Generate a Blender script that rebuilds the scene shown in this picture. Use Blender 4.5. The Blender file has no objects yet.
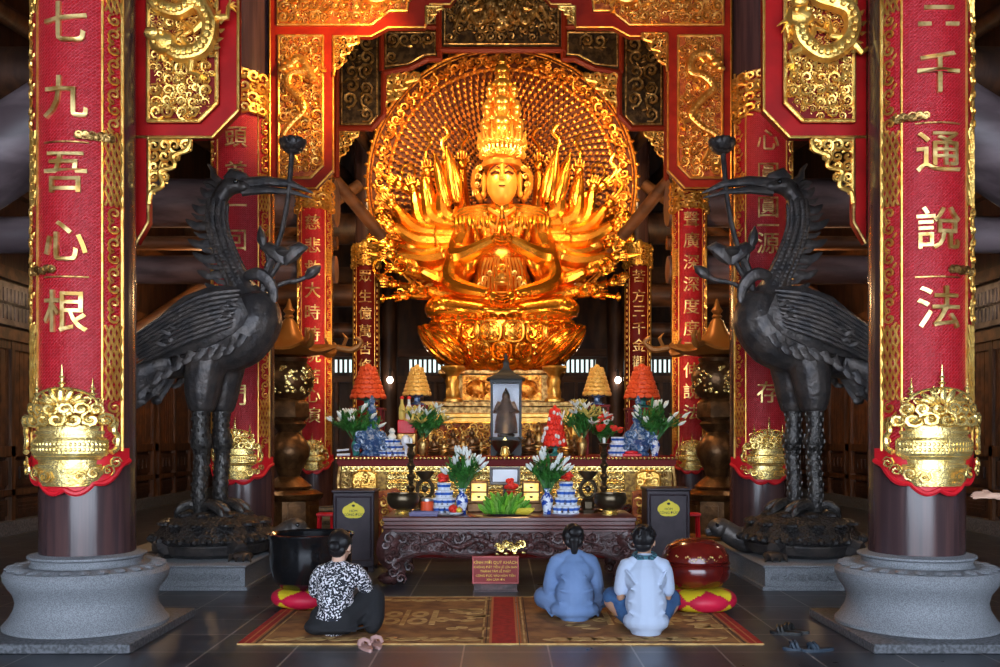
import bpy, math, random
from mathutils import Vector, Matrix, Euler
from math import sin, cos, pi, radians
C = bpy.context.scene.collection
V = Vector
F, HY, CX, CAMH = 950.0, 438.0, 502.0, 1.55
def X(px, D): return (px-CX)*D/F
def Z(py, D): return CAMH+(HY-py)*D/F

class MB:
    """collects shapes and links them as one mesh object"""
    def __init__(s, xf=None): s.v=[]; s.f=[]; s.m=[]; s.xf=xf; s.cur=0
    def add(s, vs, fs):
        o=len(s.v)
        if s.xf: vs=[s.xf(v) for v in vs]
        s.v.extend([tuple(v) for v in vs]); s.f.extend([tuple(i+o for i in f) for f in fs]); s.m.extend([s.cur]*len(fs))
    def box(s, x0,x1,y0,y1,z0,z1, rot=None, c=None, bev=0):
        if bev:
            b=min(bev,abs(x1-x0)/2.1,abs(y1-y0)/2.1)
            pl=[(x0+b,y0),(x1-b,y0),(x1,y0+b),(x1,y1-b),(x1-b,y1),(x0+b,y1),(x0,y1-b),(x0,y0+b)]
            n=8; mx=(x0+x1)/2; my=(y0+y1)/2
            def sc(p,k):
                return (mx+(p[0]-mx)*(1-k/max(abs(x1-x0)/2,1e-6)), my+(p[1]-my)*(1-k/max(abs(y1-y0)/2,1e-6)))
            vs=[]
            for (z,k) in ((z0,b*.9),(z0+b*.9,0),(z1-b*.9,0),(z1,b*.9)):
                for p in pl: q=sc(p,k); vs.append((q[0],q[1],z))
            fs=[tuple(range(n-1,-1,-1)), tuple(range(3*n,4*n))]
            for r in range(3):
                for i in range(n): j=(i+1)%n; fs.append((r*n+i,r*n+j,(r+1)*n+j,(r+1)*n+i))
        else:
            vs=[(x,y,z) for x in (x0,x1) for y in (y0,y1) for z in (z0,z1)]
            fs=[(0,1,3,2),(4,6,7,5),(0,4,5,1),(2,3,7,6),(0,2,6,4),(1,5,7,3)]
        if rot is not None:
            c=V(c) if c is not None else V(((x0+x1)/2,(y0+y1)/2,(z0+z1)/2))
            vs=[c+rot@(V(v)-c) for v in vs]
        s.add(vs,fs)
    def lathe(s, c, prof, n=24, sx=1, sy=1, mod=None, axis=None):
        vs=[];fs=[]; c=V(c); R=axis
        for k,(r,z) in enumerate(prof):
            for i in range(n):
                a=2*pi*i/n; rr=r*(mod(a,k) if mod else 1)
                p=V((rr*cos(a)*sx, rr*sin(a)*sy, z))
                if R is not None: p=R@p
                vs.append(c+p)
        for k in range(len(prof)-1):
            for i in range(n):
                j=(i+1)%n; fs.append((k*n+i,k*n+j,(k+1)*n+j,(k+1)*n+i))
        fs.append(tuple(range(n-1,-1,-1))); m=(len(prof)-1)*n; fs.append(tuple(range(m,m+n)))
        s.add(vs,fs)
    def tube(s, pts, r, n=8, flat=1.0, ref=None, closed=False):
        pts=[V(p) for p in pts]; m=len(pts)
        if not hasattr(r,'__len__'): r=[r]*m
        vs=[];fs=[]; nrm=V(ref) if ref is not None else None
        for k,p in enumerate(pts):
            if closed: t=(pts[(k+1)%m]-pts[k-1])
            else: t=(pts[min(k+1,m-1)]-pts[max(k-1,0)])
            t=t.normalized() if t.length>1e-9 else V((0,0,1))
            if nrm is None or abs(nrm.dot(t))>.999:
                nrm=V((0,1,0)) if abs(t.y)<.8 else V((1,0,0))
            nn=(nrm-t*nrm.dot(t)).normalized(); b=t.cross(nn)
            if ref is None: nrm=nn
            for i in range(n):
                a=2*pi*i/n; vs.append(p+(nn*cos(a)*flat+b*sin(a))*r[k])
        for k in range(m if closed else m-1):
            k2=(k+1)%m
            for i in range(n):
                j=(i+1)%n; fs.append((k*n+i,k*n+j,k2*n+j,k2*n+i))
        if not closed:
            fs.append(tuple(range(n-1,-1,-1))); q=(m-1)*n; fs.append(tuple(range(q,q+n)))
        s.add(vs,fs)
    def ell(s, c, rad, nu=10, nv=6, rot=None, pw=1):
        if not hasattr(rad,'__len__'): rad=(rad,)*3
        c=V(c); vs=[];fs=[]
        def tr(p):
            p=V(p)
            return c+(rot@p if rot is not None else p)
        vs.append(tr((0,0,-rad[2])))
        for k in range(1,nv):
            a=-pi/2+pi*k/nv; zz=sin(a); rr=cos(a)**pw
            for i in range(nu):
                b=2*pi*i/nu; vs.append(tr((rad[0]*rr*cos(b),rad[1]*rr*sin(b),rad[2]*zz)))
        vs.append(tr((0,0,rad[2]))); L=len(vs)-1
        for i in range(nu):
            j=(i+1)%nu; fs.append((0,1+j,1+i)); q=1+(nv-2)*nu; fs.append((q+i,q+j,L))
        for k in range(nv-2):
            for i in range(nu):
                j=(i+1)%nu; a=1+k*nu; fs.append((a+i,a+j,a+nu+j,a+nu+i))
        s.add(vs,fs)
    def prism(s, poly, y0, y1):      # poly in (x,z)
        n=len(poly); vs=[(p[0],y0,p[1]) for p in poly]+[(p[0],y1,p[1]) for p in poly]
        fs=[tuple(range(n)),tuple(range(2*n-1,n-1,-1))]+[(i,i+n,(i+1)%n+n,(i+1)%n) for i in range(n)]
        s.add(vs,fs)
    def prismz(s, poly, z0, z1):
        n=len(poly); vs=[(p[0],p[1],z0) for p in poly]+[(p[0],p[1],z1) for p in poly]
        fs=[tuple(range(n-1,-1,-1)),tuple(range(n,2*n))]+[(i,(i+1)%n,(i+1)%n+n,i+n) for i in range(n)]
        s.add(vs,fs)
    def build(s, name, mat, parent=None, sharp=38):
        me=bpy.data.meshes.new(name)
        if parent is not None: off=V(parent_world(parent))
        else:
            xs=[p[0] for p in s.v]; ys=[p[1] for p in s.v]; off=V(((min(xs)+max(xs))/2,(min(ys)+max(ys))/2,min(p[2] for p in s.v)))
        me.from_pydata([(p[0]-off.x,p[1]-off.y,p[2]-off.z) for p in s.v],[],s.f); me.validate(clean_customdata=False)
        mats=mat if isinstance(mat,(list,tuple)) else [mat]
        for m_ in mats: me.materials.append(m_)
        if len(mats)>1 and len(me.polygons)==len(s.m): me.polygons.foreach_set('material_index',s.m)
        me.polygons.foreach_set('use_smooth',[True]*len(me.polygons))
        if sharp<180: me.set_sharp_from_angle(angle=radians(sharp))
        o=bpy.data.objects.new(name,me); C.objects.link(o)
        if parent is not None: o.parent=parent
        else: o.location=off
        return o
def parent_world(p):
    q=V((0,0,0))
    while p is not None: q=q+p.location; p=p.parent
    return q
def tag(o,label=None,cat=None,group=None,kind=None):
    if label: o['label']=label
    if cat: o['category']=cat
    if group: o['group']=group
    if kind: o['kind']=kind
    return o
def thing(name,label,cat,loc,group=None,kind=None):
    o=bpy.data.objects.new(name,None); o.empty_display_size=.1; o.location=loc; C.objects.link(o)
    return tag(o,label,cat,group,kind)
def kids(o): return [c for c in bpy.data.objects if c.parent is o]
def copy_tree(o,parent=None):
    c=o.copy(); C.objects.link(c)
    if parent is not None: c.parent=parent
    for ch in kids(o): copy_tree(ch,c)
    return c
def fuse(o, voxel, smooth=3, fac=.5):
    """merge the shapes of a mesh into one continuous skin"""
    mats=list(o.data.materials)
    m=o.modifiers.new('r','REMESH'); m.mode='VOXEL'; m.voxel_size=voxel; m.use_smooth_shade=True
    if smooth: k=o.modifiers.new('s','SMOOTH'); k.iterations=smooth; k.factor=fac
    dg=bpy.context.evaluated_depsgraph_get(); me=bpy.data.meshes.new_from_object(o.evaluated_get(dg))
    o.modifiers.clear(); old=o.data; o.data=me; me.name=o.name
    if len(me.materials)==0:
        for q in mats: me.materials.append(q)
    me.polygons.foreach_set('use_smooth',[True]*len(me.polygons)); me.update()
    bpy.data.meshes.remove(old)
    return o
_tc={}
def text_geo(body, size, depth, res=3, bold=0):
    """letters as (verts, faces), centred, x right, z up, thickness towards -y"""
    k=(body,size,depth,bold)
    if k in _tc: return _tc[k]
    cu=bpy.data.curves.new('t','FONT'); cu.body=body; cu.size=size; cu.extrude=depth/2; cu.resolution_u=res; cu.offset=size*bold
    cu.align_x='CENTER'; cu.align_y='CENTER'; cu.space_line=.9
    ob=bpy.data.objects.new('t',cu); C.objects.link(ob)
    dg=bpy.context.evaluated_depsgraph_get(); me=bpy.data.meshes.new_from_object(ob.evaluated_get(dg))
    vs=[V((v.co.x,-v.co.z,v.co.y)) for v in me.vertices]; fs=[tuple(p.vertices) for p in me.polygons]
    bpy.data.objects.remove(ob); bpy.data.curves.remove(cu); bpy.data.meshes.remove(me)
    if vs:
        mx=(min(v.x for v in vs)+max(v.x for v in vs))/2; mz=(min(v.z for v in vs)+max(v.z for v in vs))/2
        vs=[V((v.x-mx,v.y,v.z-mz)) for v in vs]
    _tc[k]=(vs,fs); return _tc[k]
def smooth_path(pts, n=6, ws=None):
    pts=[V(p) for p in pts]; out=[]; w=[]
    for i in range(len(pts)-1):
        p0=pts[max(i-1,0)];p1=pts[i];p2=pts[i+1];p3=pts[min(i+2,len(pts)-1)]
        for k in range(n):
            t=k/n; out.append(.5*((2*p1)+(p2-p0)*t+(2*p0-5*p1+4*p2-p3)*t*t+(3*p1-p0-3*p2+p3)*t*t*t))
            if ws: w.append(ws[i]*(1-t)+ws[i+1]*t)
    out.append(pts[-1])
    if ws: w.append(ws[-1]); return out,w
    return out
def inpoly(x,z,P):
    c=False; j=len(P)-1
    for i in range(len(P)):
        if (P[i][1]>z)!=(P[j][1]>z) and x<(P[j][0]-P[i][0])*(z-P[i][1])/(P[j][1]-P[i][1])+P[i][0]: c=not c
        j=i
    return c
def shrink(P,d):
    """inward offset of a polygon (either winding)"""
    A=sum(P[i][0]*P[(i+1)%len(P)][1]-P[(i+1)%len(P)][0]*P[i][1] for i in range(len(P)))/2
    sg=1 if A>0 else -1; out=[]; n=len(P)
    for i in range(n):
        a=V(P[i-1]);b=V(P[i]);c=V(P[(i+1)%n])
        u=(b-a).normalized();w=(c-b).normalized()
        n1=V((-u.y,u.x))*sg;n2=V((-w.y,w.x))*sg
        m=(n1+n2); L=m.length
        if L<1e-6: m=n1
        else: m=m/L; m=m/max(m.dot(n1),.35)
        out.append((b.x+m.x*d,b.y+m.y*d))
    return out
def curl(mb,x,z,y,s,rnd,hand=1,a0=None,turn=None,tr=.085,nseg=11,sides=5):
    """a raised scroll of size s, at (x,z), on the plane y"""
    a0=rnd.uniform(0,2*pi) if a0 is None else a0; turn=turn or rnd.uniform(1.1,1.6)
    pts=[];rr=[]
    for k in range(nseg):
        t=k/(nseg-1); a=a0+hand*turn*2*pi*t; r=s*(.52-.42*t)
        pts.append((x+r*cos(a), y-s*(.10+.16*sin(pi*t*.9)), z+r*sin(a))); rr.append(s*tr*(.75+.6*sin(pi*t)))
    e=pts[-1]; mb.tube(pts,rr,sides)
    mb.ell((e[0],e[1],e[2]),s*.13,6,4)
def carve(mb,P,y,s,seed=1,leaf=True,keep=None):
    """fill polygon P (x,z) with scrolls and leaves"""
    rnd=random.Random(seed)
    x0=min(p[0] for p in P);x1=max(p[0] for p in P);z0=min(p[1] for p in P);z1=max(p[1] for p in P)
    Q=shrink(P,s*.42); nx=max(1,int((x1-x0)/(s*.86))); nz=max(1,int((z1-z0)/(s*.86)))
    for i in range(nx):
        for j in range(nz):
            x=x0+(i+.5)*(x1-x0)/nx+rnd.uniform(-.12,.12)*s; z=z0+(j+.5)*(z1-z0)/nz+rnd.uniform(-.12,.12)*s
            if not inpoly(x,z,Q) : continue
            if keep and not keep(x,z): continue
            curl(mb,x,z,y,s*rnd.uniform(.85,1.15),rnd,hand=1 if (i+j)%2 else -1)
            if leaf:
                for q in range(3):
                    a=rnd.uniform(0,2*pi); cx=x+.55*s*cos(a); cz=z+.55*s*sin(a)
                    if inpoly(cx,cz,Q):
                        mb.ell((cx,y-s*.08,cz),(s*.20,s*.07,s*.07),6,4,rot=Matrix.Rotation(-(a+.8),3,'Y'))
def rim(mb,P,y,r,bead=0,n=6):
    pts=[(p[0],y,p[1]) for p in P]
    m=len(pts)
    for i in range(m):
        a=V(pts[i]);b=V(pts[(i+1)%m]); mb.tube([a,b],r,n)
        mb.ell(a,r*1.02,6,4)
        if bead:
            L=(b-a).length; k=max(1,int(L/bead))
            for q in range(k):
                c=a+(b-a)*((q+.5)/k); mb.ell((c.x,c.y-r*.4,c.z),bead*.34,6,4)
def dragon(mb,path,r,y,seed=0,head=True):
    """a raised dragon whose body follows the (x,z) path from tail to head"""
    rnd=random.Random(seed); n=len(path)
    ws=[r*(.35+.75*min(1,i/(n*.5))) for i in range(n)]
    pts,w=smooth_path([(p[0],y-r*.7,p[1]) for p in path],8,ws); mb.tube(pts,w,8)
    for k in range(2,len(pts)-2,2):
        t=(pts[k+1]-pts[k-1]).normalized(); nn=V((-t.z,0,t.x)); p=pts[k]+nn*w[k]*1.05
        mb.tube([p,p+nn*w[k]*.55+t*w[k]*-.3],[w[k]*.3,w[k]*.05],4)
        mb.ell(pts[k]+V((0,-w[k]*.85,0)),(w[k]*.5,w[k]*.3,w[k]*.5),6,4)
    for k in (len(pts)//3, 2*len(pts)//3, int(len(pts)*.85)):
        for sd in (1,-1):
            t=(pts[k+1]-pts[k-1]).normalized(); nn=V((-t.z,0,t.x))*sd; p=pts[k]; q=p+nn*r*2.2+t*r*.8; e=q+nn*r*.6-t*r*1.2
            mb.tube([p,q,e],[r*.55,r*.4,r*.28],6)
            for f in range(4):
                a=-.9+f*.6; d=(nn*cos(a)+t*sin(a)); mb.tube([e,e+d*r*.8,e+d*r*1.1+t*r*.25],[r*.2,r*.14,r*.03],4)
    if head:
        p=pts[-1]; t=(pts[-1]-pts[-4]).normalized(); nn=V((-t.z,0,t.x))
        mb.ell(p+V((0,-r*.5,0)),(r*1.7,r*1.0,r*1.5),8,6); mb.ell(p+t*r*1.6+V((0,-r*.7,0)),(r*1.1,r*.8,r*.8),8,6)
        for sd in (1,-1):
            mb.ell(p+nn*sd*r*.7+t*r*.5+V((0,-r*1.3,0)),r*.36,6,4)
            mb.tube([p+nn*sd*r*.8,p+nn*sd*r*1.6-t*r*1.2,p+nn*sd*r*1.4-t*r*2.4],[r*.35,r*.25,r*.06],5)
            for f in range(4):
                a=.3+f*.35; d=(nn*sd*cos(a)-t*sin(a)); mb.tube([p+d*r,p+d*r*2.1+V((0,0,r*.3)),p+d*r*2.9],[r*.25,r*.2,r*.04],4)
# ---------------------------------------------------------------- materials
def _nodes(name):
    m=bpy.data.materials.new(name); m.use_nodes=True; nt=m.node_tree; b=nt.nodes['Principled BSDF']; return m,nt,b
def mat(name,col,rough=.5,metal=0,col2=None,nscale=6,ndet=4,nlo=.4,nhi=.6,bump=0,bscale=40,btype='noise',spec=.5,coat=0,emit=None,es=0,trans=0,stretch=(1,1,1),ior=1.45,rough2=None):
    m,nt,b=_nodes(name); N=nt.nodes; L=nt.links
    b.inputs['Base Color'].default_value=(*col,1); b.inputs['Roughness'].default_value=rough; b.inputs['Metallic'].default_value=metal
    b.inputs['Specular IOR Level'].default_value=spec; b.inputs['Coat Weight'].default_value=coat; b.inputs['Coat Roughness'].default_value=.12
    b.inputs['Transmission Weight'].default_value=trans; b.inputs['IOR'].default_value=ior
    if emit: b.inputs['Emission Color'].default_value=(*emit,1); b.inputs['Emission Strength'].default_value=es
    if col2 or bump or rough2:
        tc=N.new('ShaderNodeTexCoord'); mp=N.new('ShaderNodeMapping'); L.new(tc.outputs['Object'],mp.inputs[0]); mp.inputs['Scale'].default_value=stretch
    if col2 or rough2:
        no=N.new('ShaderNodeTexNoise'); no.inputs['Scale'].default_value=nscale; no.inputs['Detail'].default_value=ndet; L.new(mp.outputs[0],no.inputs[0])
        cr=N.new('ShaderNodeMapRange'); cr.inputs[1].default_value=nlo; cr.inputs[2].default_value=nhi; L.new(no.outputs[0],cr.inputs[0])
    if col2:
        mx=N.new('ShaderNodeMix'); mx.data_type='RGBA'; mx.inputs[6].default_value=(*col,1); mx.inputs[7].default_value=(*col2,1)
        L.new(cr.outputs[0],mx.inputs[0]); L.new(mx.outputs[2],b.inputs['Base Color'])
    if rough2:
        mr=N.new('ShaderNodeMapRange'); mr.inputs[3].default_value=rough; mr.inputs[4].default_value=rough2; L.new(cr.outputs[0],mr.inputs[0]); L.new(mr.outputs[0],b.inputs['Roughness'])
    if bump:
        if btype=='noise': t=N.new('ShaderNodeTexNoise'); t.inputs['Detail'].default_value=6
        elif btype=='voronoi': t=N.new('ShaderNodeTexVoronoi')
        else: t=N.new('ShaderNodeTexWave'); t.inputs['Distortion'].default_value=3; t.inputs['Detail'].default_value=3
        t.inputs['Scale'].default_value=bscale; L.new(mp.outputs[0],t.inputs[0])
        bp=N.new('ShaderNodeBump'); bp.inputs['Strength'].default_value=bump; bp.inputs['Distance'].default_value=.02
        L.new(t.outputs[0],bp.inputs['Height']); L.new(bp.outputs[0],b.inputs['Normal'])
    return m
M={}
def brocade():
    m,nt,b=_nodes('red_brocade_lacquer'); N=nt.nodes; L=nt.links
    tc=N.new('ShaderNodeTexCoord'); 
    br=N.new('ShaderNodeTexBrick'); mp=N.new('ShaderNodeMapping'); mp.inputs['Rotation'].default_value=(radians(90),0,radians(0)); mp.inputs['Scale'].default_value=(1,1,1)
    L.new(tc.outputs['Object'],mp.inputs[0])
    rot=N.new('ShaderNodeVectorRotate'); rot.rotation_type='Z_AXIS'; rot.inputs['Angle'].default_value=radians(45); L.new(mp.outputs[0],rot.inputs['Vector']); L.new(rot.outputs[0],br.inputs[0])
    br.inputs['Scale'].default_value=13; br.inputs['Mortar Size'].default_value=.055; br.inputs['Mortar Smooth'].default_value=.5; br.inputs['Color1'].default_value=(.42,.0,.004,1); br.inputs['Color2'].default_value=(.60,.003,.010,1); br.inputs['Mortar'].default_value=(.72,.07,.10,1)
    no=N.new('ShaderNodeTexNoise'); no.inputs['Scale'].default_value=24; no.inputs['Detail'].default_value=5; L.new(tc.outputs['Object'],no.inputs[0])
    mx=N.new('ShaderNodeMix'); mx.data_type='RGBA'; L.new(no.outputs[0],mx.inputs[0]); mx.inputs[6].default_value=(.36,.0,.003,1); L.new(br.outputs[0],mx.inputs[7]); L.new(mx.outputs[2],b.inputs['Base Color'])
    vo=N.new('ShaderNodeTexNoise'); vo.inputs['Scale'].default_value=55; vo.inputs['Detail'].default_value=3; L.new(tc.outputs['Object'],vo.inputs[0])
    ad=N.new('ShaderNodeMath'); ad.operation='ADD'; L.new(vo.outputs[0],ad.inputs[0]); L.new(br.outputs['Fac'],ad.inputs[1])
    bp=N.new('ShaderNodeBump'); bp.inputs['Strength'].default_value=.8; bp.inputs['Distance'].default_value=.012; L.new(ad.outputs[0],bp.inputs['Height']); L.new(bp.outputs[0],b.inputs['Normal'])
    b.inputs['Roughness'].default_value=.38; b.inputs['Specular IOR Level'].default_value=.35
    return m
M['brocade']=brocade()
M['red']=mat('red_lacquer',(.36,.003,.003),.45,spec=.25,col2=(.27,.002,.002),nscale=4,bump=.05,bscale=20)
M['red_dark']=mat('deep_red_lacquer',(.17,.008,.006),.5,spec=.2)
M['red_bright']=mat('bright_red',(.62,.01,.02),.4)
M['gold']=mat('gold_leaf',(.95,.62,.16),.30,metal=.85,col2=(.80,.42,.08),nscale=9,bump=.25,bscale=60)
M['gold_pale']=mat('pale_gold_leaf',(1.0,.78,.30),.27,metal=.8,bump=.3,bscale=45,col2=(.85,.58,.16),nscale=12)
M['gold_old']=mat('aged_gold',(.66,.42,.14),.32,metal=.85,col2=(.22,.11,.03),nscale=12,bump=.3,bscale=50)
M['gold_dark']=mat('dark_gilding',(.10,.06,.025),.42,metal=.6,col2=(.03,.018,.01),nscale=10,bump=.4,bscale=50)
M['gold_statue']=mat('statue_gilding',(1.0,.46,.06),.27,metal=.96,col2=(.84,.32,.03),nscale=3,bump=.25,bscale=10)
M['gold_halo']=mat('halo_gilding',(1.0,.48,.085),.32,metal=.9,col2=(.55,.17,.02),nscale=16,bump=.5,bscale=30)
M['halo_back']=mat('halo_disc_lacquer',(.09,.018,.003),.6,metal=.2)
M['letter']=mat('gilded_letter',(.92,.68,.28),.32,metal=.7,col2=(.45,.25,.06),nscale=9)
M['wood']=mat('dark_timber',(.075,.032,.016),.5,col2=(.03,.014,.009),nscale=5,stretch=(1,1,.25),bump=.25,bscale=25)
M['wood_log']=mat('grey_brown_log',(.17,.125,.13),.42,col2=(.075,.052,.055),nscale=4,stretch=(.25,1,1),bump=.15,bscale=12)
M['wood_warm']=mat('warm_brown_timber',(.16,.065,.025),.5,col2=(.07,.03,.014),nscale=4,stretch=(.3,1,1),bump=.2,bscale=16)
M['wood_door']=mat('door_timber',(.13,.055,.022),.45,col2=(.05,.022,.01),nscale=6,stretch=(3,3,.2),bump=.2,bscale=20)
M['shaft']=mat('lacquered_column_wood',(.050,.028,.030),.25,col2=(.085,.042,.04),nscale=5,stretch=(3,3,.15),coat=.4,bump=.08,bscale=12)
M['stone']=mat('speckled_grey_stone',(.26,.275,.295),.65,col2=(.15,.16,.175),nscale=130,ndet=4,nlo=.42,nhi=.58,bump=.25,bscale=90)
M['stone_dark']=mat('dark_carved_stone',(.13,.135,.15),.6,col2=(.06,.065,.07),nscale=40,bump=.4,bscale=35)
M['bronze']=mat('dark_bronze',(.058,.052,.052),.40,metal=.45,col2=(.105,.088,.078),nscale=7,bump=.6,bscale=18)
M['bronze_leg']=mat('polished_bronze',(.05,.046,.044),.32,metal=.6,col2=(.11,.10,.09),nscale=20,bump=.6,bscale=38)
M['bronze_bowl']=mat('brown_bronze',(.10,.075,.045),.28,metal=.8)
M['bronze_warm']=mat('warm_bronze',(.20,.10,.04),.35,metal=.7,col2=(.10,.05,.02),nscale=8,bump=.3,bscale=30)
M['black_metal']=mat('black_bronze',(.018,.018,.02),.16,metal=.55,coat=.5)
M['roof_orange']=mat('orange_lantern_roof',(.42,.16,.03),.4,metal=.3)
M['table']=mat('rosewood',(.13,.035,.028),.28,coat=.35,col2=(.085,.022,.02),nscale=5,stretch=(.3,2,2))
M['table_carved']=mat('carved_rosewood',(.095,.035,.032),.38,coat=.2,bump=.5,bscale=30,col2=(.05,.02,.018),nscale=12)
M['box']=mat('purple_brown_board',(.045,.032,.040),.45,spec=.3,col2=(.033,.024,.030),nscale=6)
M['yellow']=mat('yellow_label',(.75,.62,.03),.5)
M['black']=mat('black_paint',(.012,.012,.012),.5)
M['skin']=mat('skin',(.52,.29,.18),.5)
M['skin_pale']=mat('light_skin',(.62,.38,.27),.5)
M['hair']=mat('black_hair',(.010,.009,.010),.35,bump=.4,bscale=60,btype='wave')
M['robe_blue']=mat('pale_blue_cotton',(.155,.245,.44),.85,col2=(.125,.205,.38),nscale=5,bump=.35,bscale=6)
M['tshirt']=mat('white_blue_cotton',(.43,.51,.66),.85,bump=.3,bscale=7)
M['jeans']=mat('blue_denim',(.045,.12,.27),.8,col2=(.03,.08,.20),nscale=9,bump=.3,bscale=12)
M['blacktrouser']=mat('black_cloth',(.012,.012,.014),.85,bump=.3,bscale=9)
M['floral']=mat('black_white_print',(.010,.012,.02),.75,col2=(.75,.74,.78),nscale=68,ndet=1,nlo=.535,nhi=.55)
M['scarf']=mat('teal_print',(.01,.03,.05),.8,col2=(.05,.16,.20),nscale=60,ndet=1,nlo=.5,nhi=.52)
M['cush_red']=mat('crimson_satin',(.62,.01,.05),.5,bump=.2,bscale=8)
M['cush_yel']=mat('yellow_satin',(.80,.60,.02),.5)
M['fish']=mat('red_brown_lacquer',(.16,.012,.008),.2,coat=.7,col2=(.09,.006,.005),nscale=4)
M['porcelain']=mat('blue_white_porcelain',(.70,.76,.86),.2,coat=.5,col2=(.015,.06,.36),nscale=16,ndet=2,nlo=.49,nhi=.53)
M['porc_blue']=mat('blue_porcelain',(.04,.10,.24),.25,coat=.5,col2=(.22,.30,.42),nscale=26,ndet=2,nlo=.5,nhi=.56)
M['cup_white']=mat('white_cup',(.75,.80,.88),.2,coat=.5)
M['cup_blue']=mat('blue_cup',(.04,.13,.50),.2,coat=.5)
M['leaf']=mat('green_leaf',(.045,.20,.03),.5,col2=(.02,.10,.015),nscale=9)
M['leaf_light']=mat('light_green_leaf',(.16,.34,.05),.5)
M['lily']=mat('white_lily',(.72,.76,.72),.6)
M['flower_y']=mat('yellow_flower',(.62,.50,.12),.6)
M['flower_r']=mat('red_flower',(.75,.03,.015),.5)
M['paper_or']=mat('orange_red_paper',(.80,.09,.02),.5,bump=.3,bscale=40)
M['banana_g']=mat('green_banana',(.16,.42,.03),.45)
M['banana_y']=mat('yellow_banana',(.70,.56,.05),.45)
M['cake']=mat('golden_packet',(.85,.48,.10),.4,metal=.2,bump=.3,bscale=30)
M['purple']=mat('purple_lacquer',(.10,.08,.20),.3)
M['white']=mat('white_paint',(.75,.75,.75),.4)
M['silver']=mat('silver_frame',(.45,.47,.48),.35,metal=.7)
M['teal']=mat('teal_glaze',(.03,.20,.17),.3)
M['glass']=mat('cabinet_glass',(.95,.97,1),.02,trans=1,ior=1.1)
M['case_back']=mat('case_lining',(.85,.88,.92),.5)
M['bulb']=mat('glowing_bulb',(1,1,1),.5,emit=(1,.90,.75),es=14)
M['slit']=mat('daylit_window',(.5,.6,.6),.5,emit=(.72,.88,.85),es=.9)
M['strap_pink']=mat('pink_beige_rubber',(.45,.26,.23),.6)
M['navy']=mat('dark_navy_rubber',(.025,.04,.06),.6)
M['placard']=mat('placard_red',(.26,.008,.006),.4)
M['placard_rim']=mat('pink_rim',(.55,.14,.14),.4)
def floor_mat():
    m,nt,b=_nodes('dark_slate_tiles'); N=nt.nodes; L=nt.links
    tc=N.new('ShaderNodeTexCoord'); br=N.new('ShaderNodeTexBrick'); mp=N.new('ShaderNodeMapping'); mp.inputs['Location'].default_value=(.28,.30,0); L.new(tc.outputs['Object'],mp.inputs[0]); L.new(mp.outputs[0],br.inputs[0])
    br.offset=0; br.inputs['Scale'].default_value=1; br.inputs['Brick Width'].default_value=.62; br.inputs['Row Height'].default_value=.62; br.inputs['Mortar Size'].default_value=.007; br.inputs['Mortar Smooth'].default_value=.1
    br.inputs['Color1'].default_value=(.028,.033,.045,1); br.inputs['Color2'].default_value=(.040,.046,.060,1); br.inputs['Mortar'].default_value=(.24,.23,.22,1)
    no=N.new('ShaderNodeTexNoise'); no.inputs['Scale'].default_value=5; no.inputs['Detail'].default_value=8; L.new(tc.outputs['Object'],no.inputs[0])
    mx=N.new('ShaderNodeMix'); mx.data_type='RGBA'; mx.blend_type='MULTIPLY'; mx.inputs[0].default_value=.7; L.new(br.outputs[0],mx.inputs[6])
    cr=N.new('ShaderNodeMapRange'); cr.inputs[1].default_value=.3; cr.inputs[2].default_value=.7; cr.inputs[3].default_value=.5; cr.inputs[4].default_value=1.5; L.new(no.outputs[0],cr.inputs[0]); L.new(cr.outputs[0],mx.inputs[7]); L.new(mx.outputs[2],b.inputs['Base Color'])
    mr=N.new('ShaderNodeMapRange'); mr.inputs[3].default_value=.22; mr.inputs[4].default_value=.42; L.new(no.outputs[0],mr.inputs[0]); L.new(mr.outputs[0],b.inputs['Roughness'])
    bp=N.new('ShaderNodeBump'); bp.inputs['Strength'].default_value=.12; bp.inputs['Distance'].default_value=.01; L.new(no.outputs[0],bp.inputs['Height']); L.new(bp.outputs[0],b.inputs['Normal'])
    return m
M['floor']=floor_mat()
M['rug']=mat('tan_mat_weave',(.34,.16,.05),.85,col2=(.19,.08,.03),nscale=5,bump=.2,bscale=120)
M['rug_pat']=mat('mat_motif',(.60,.38,.14),.85,col2=(.42,.24,.08),nscale=12)
M['rug_red']=mat('mat_red_stripe',(.42,.02,.012),.85,col2=(.30,.015,.01),nscale=20)
M['rug_edge']=mat('mat_orange_edge',(.50,.15,.05),.85)
M['rug_dark']=mat('mat_brown_line',(.09,.04,.02),.85)
M['gold_back']=mat('sunk_gilding',(.50,.13,.02),.5,metal=.2,bump=.4,bscale=40,col2=(.26,.04,.008),nscale=14)
M['sign_yellow']=mat('sign_yellow',(1.0,.66,.08),.5)
M['banana_g2']=mat('deep_green_banana',(.07,.26,.02),.45)
M['gold_back2']=mat('tarnished_gilt_board',(.42,.25,.05),.45,metal=.5,bump=.4,bscale=40,col2=(.16,.08,.018),nscale=20)
M['gold_face']=mat('pale_statue_gilding',(1.0,.58,.12),.32,metal=.88,bump=.08,bscale=20)
M['red_warm']=mat('orange_red_lacquer',(.30,.016,.004),.45,spec=.25,col2=(.22,.010,.003),nscale=4)
M['red_brown']=mat('brown_red_lacquer',(.20,.022,.008),.45,spec=.2)
M['gold_warm']=mat('warm_gilding',(1.0,.56,.13),.32,metal=.85,col2=(.8,.36,.06),nscale=9,bump=.2,bscale=50)
M['gold_skin']=mat('matt_gold_face',(.96,.50,.09),.38,metal=.55)
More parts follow.
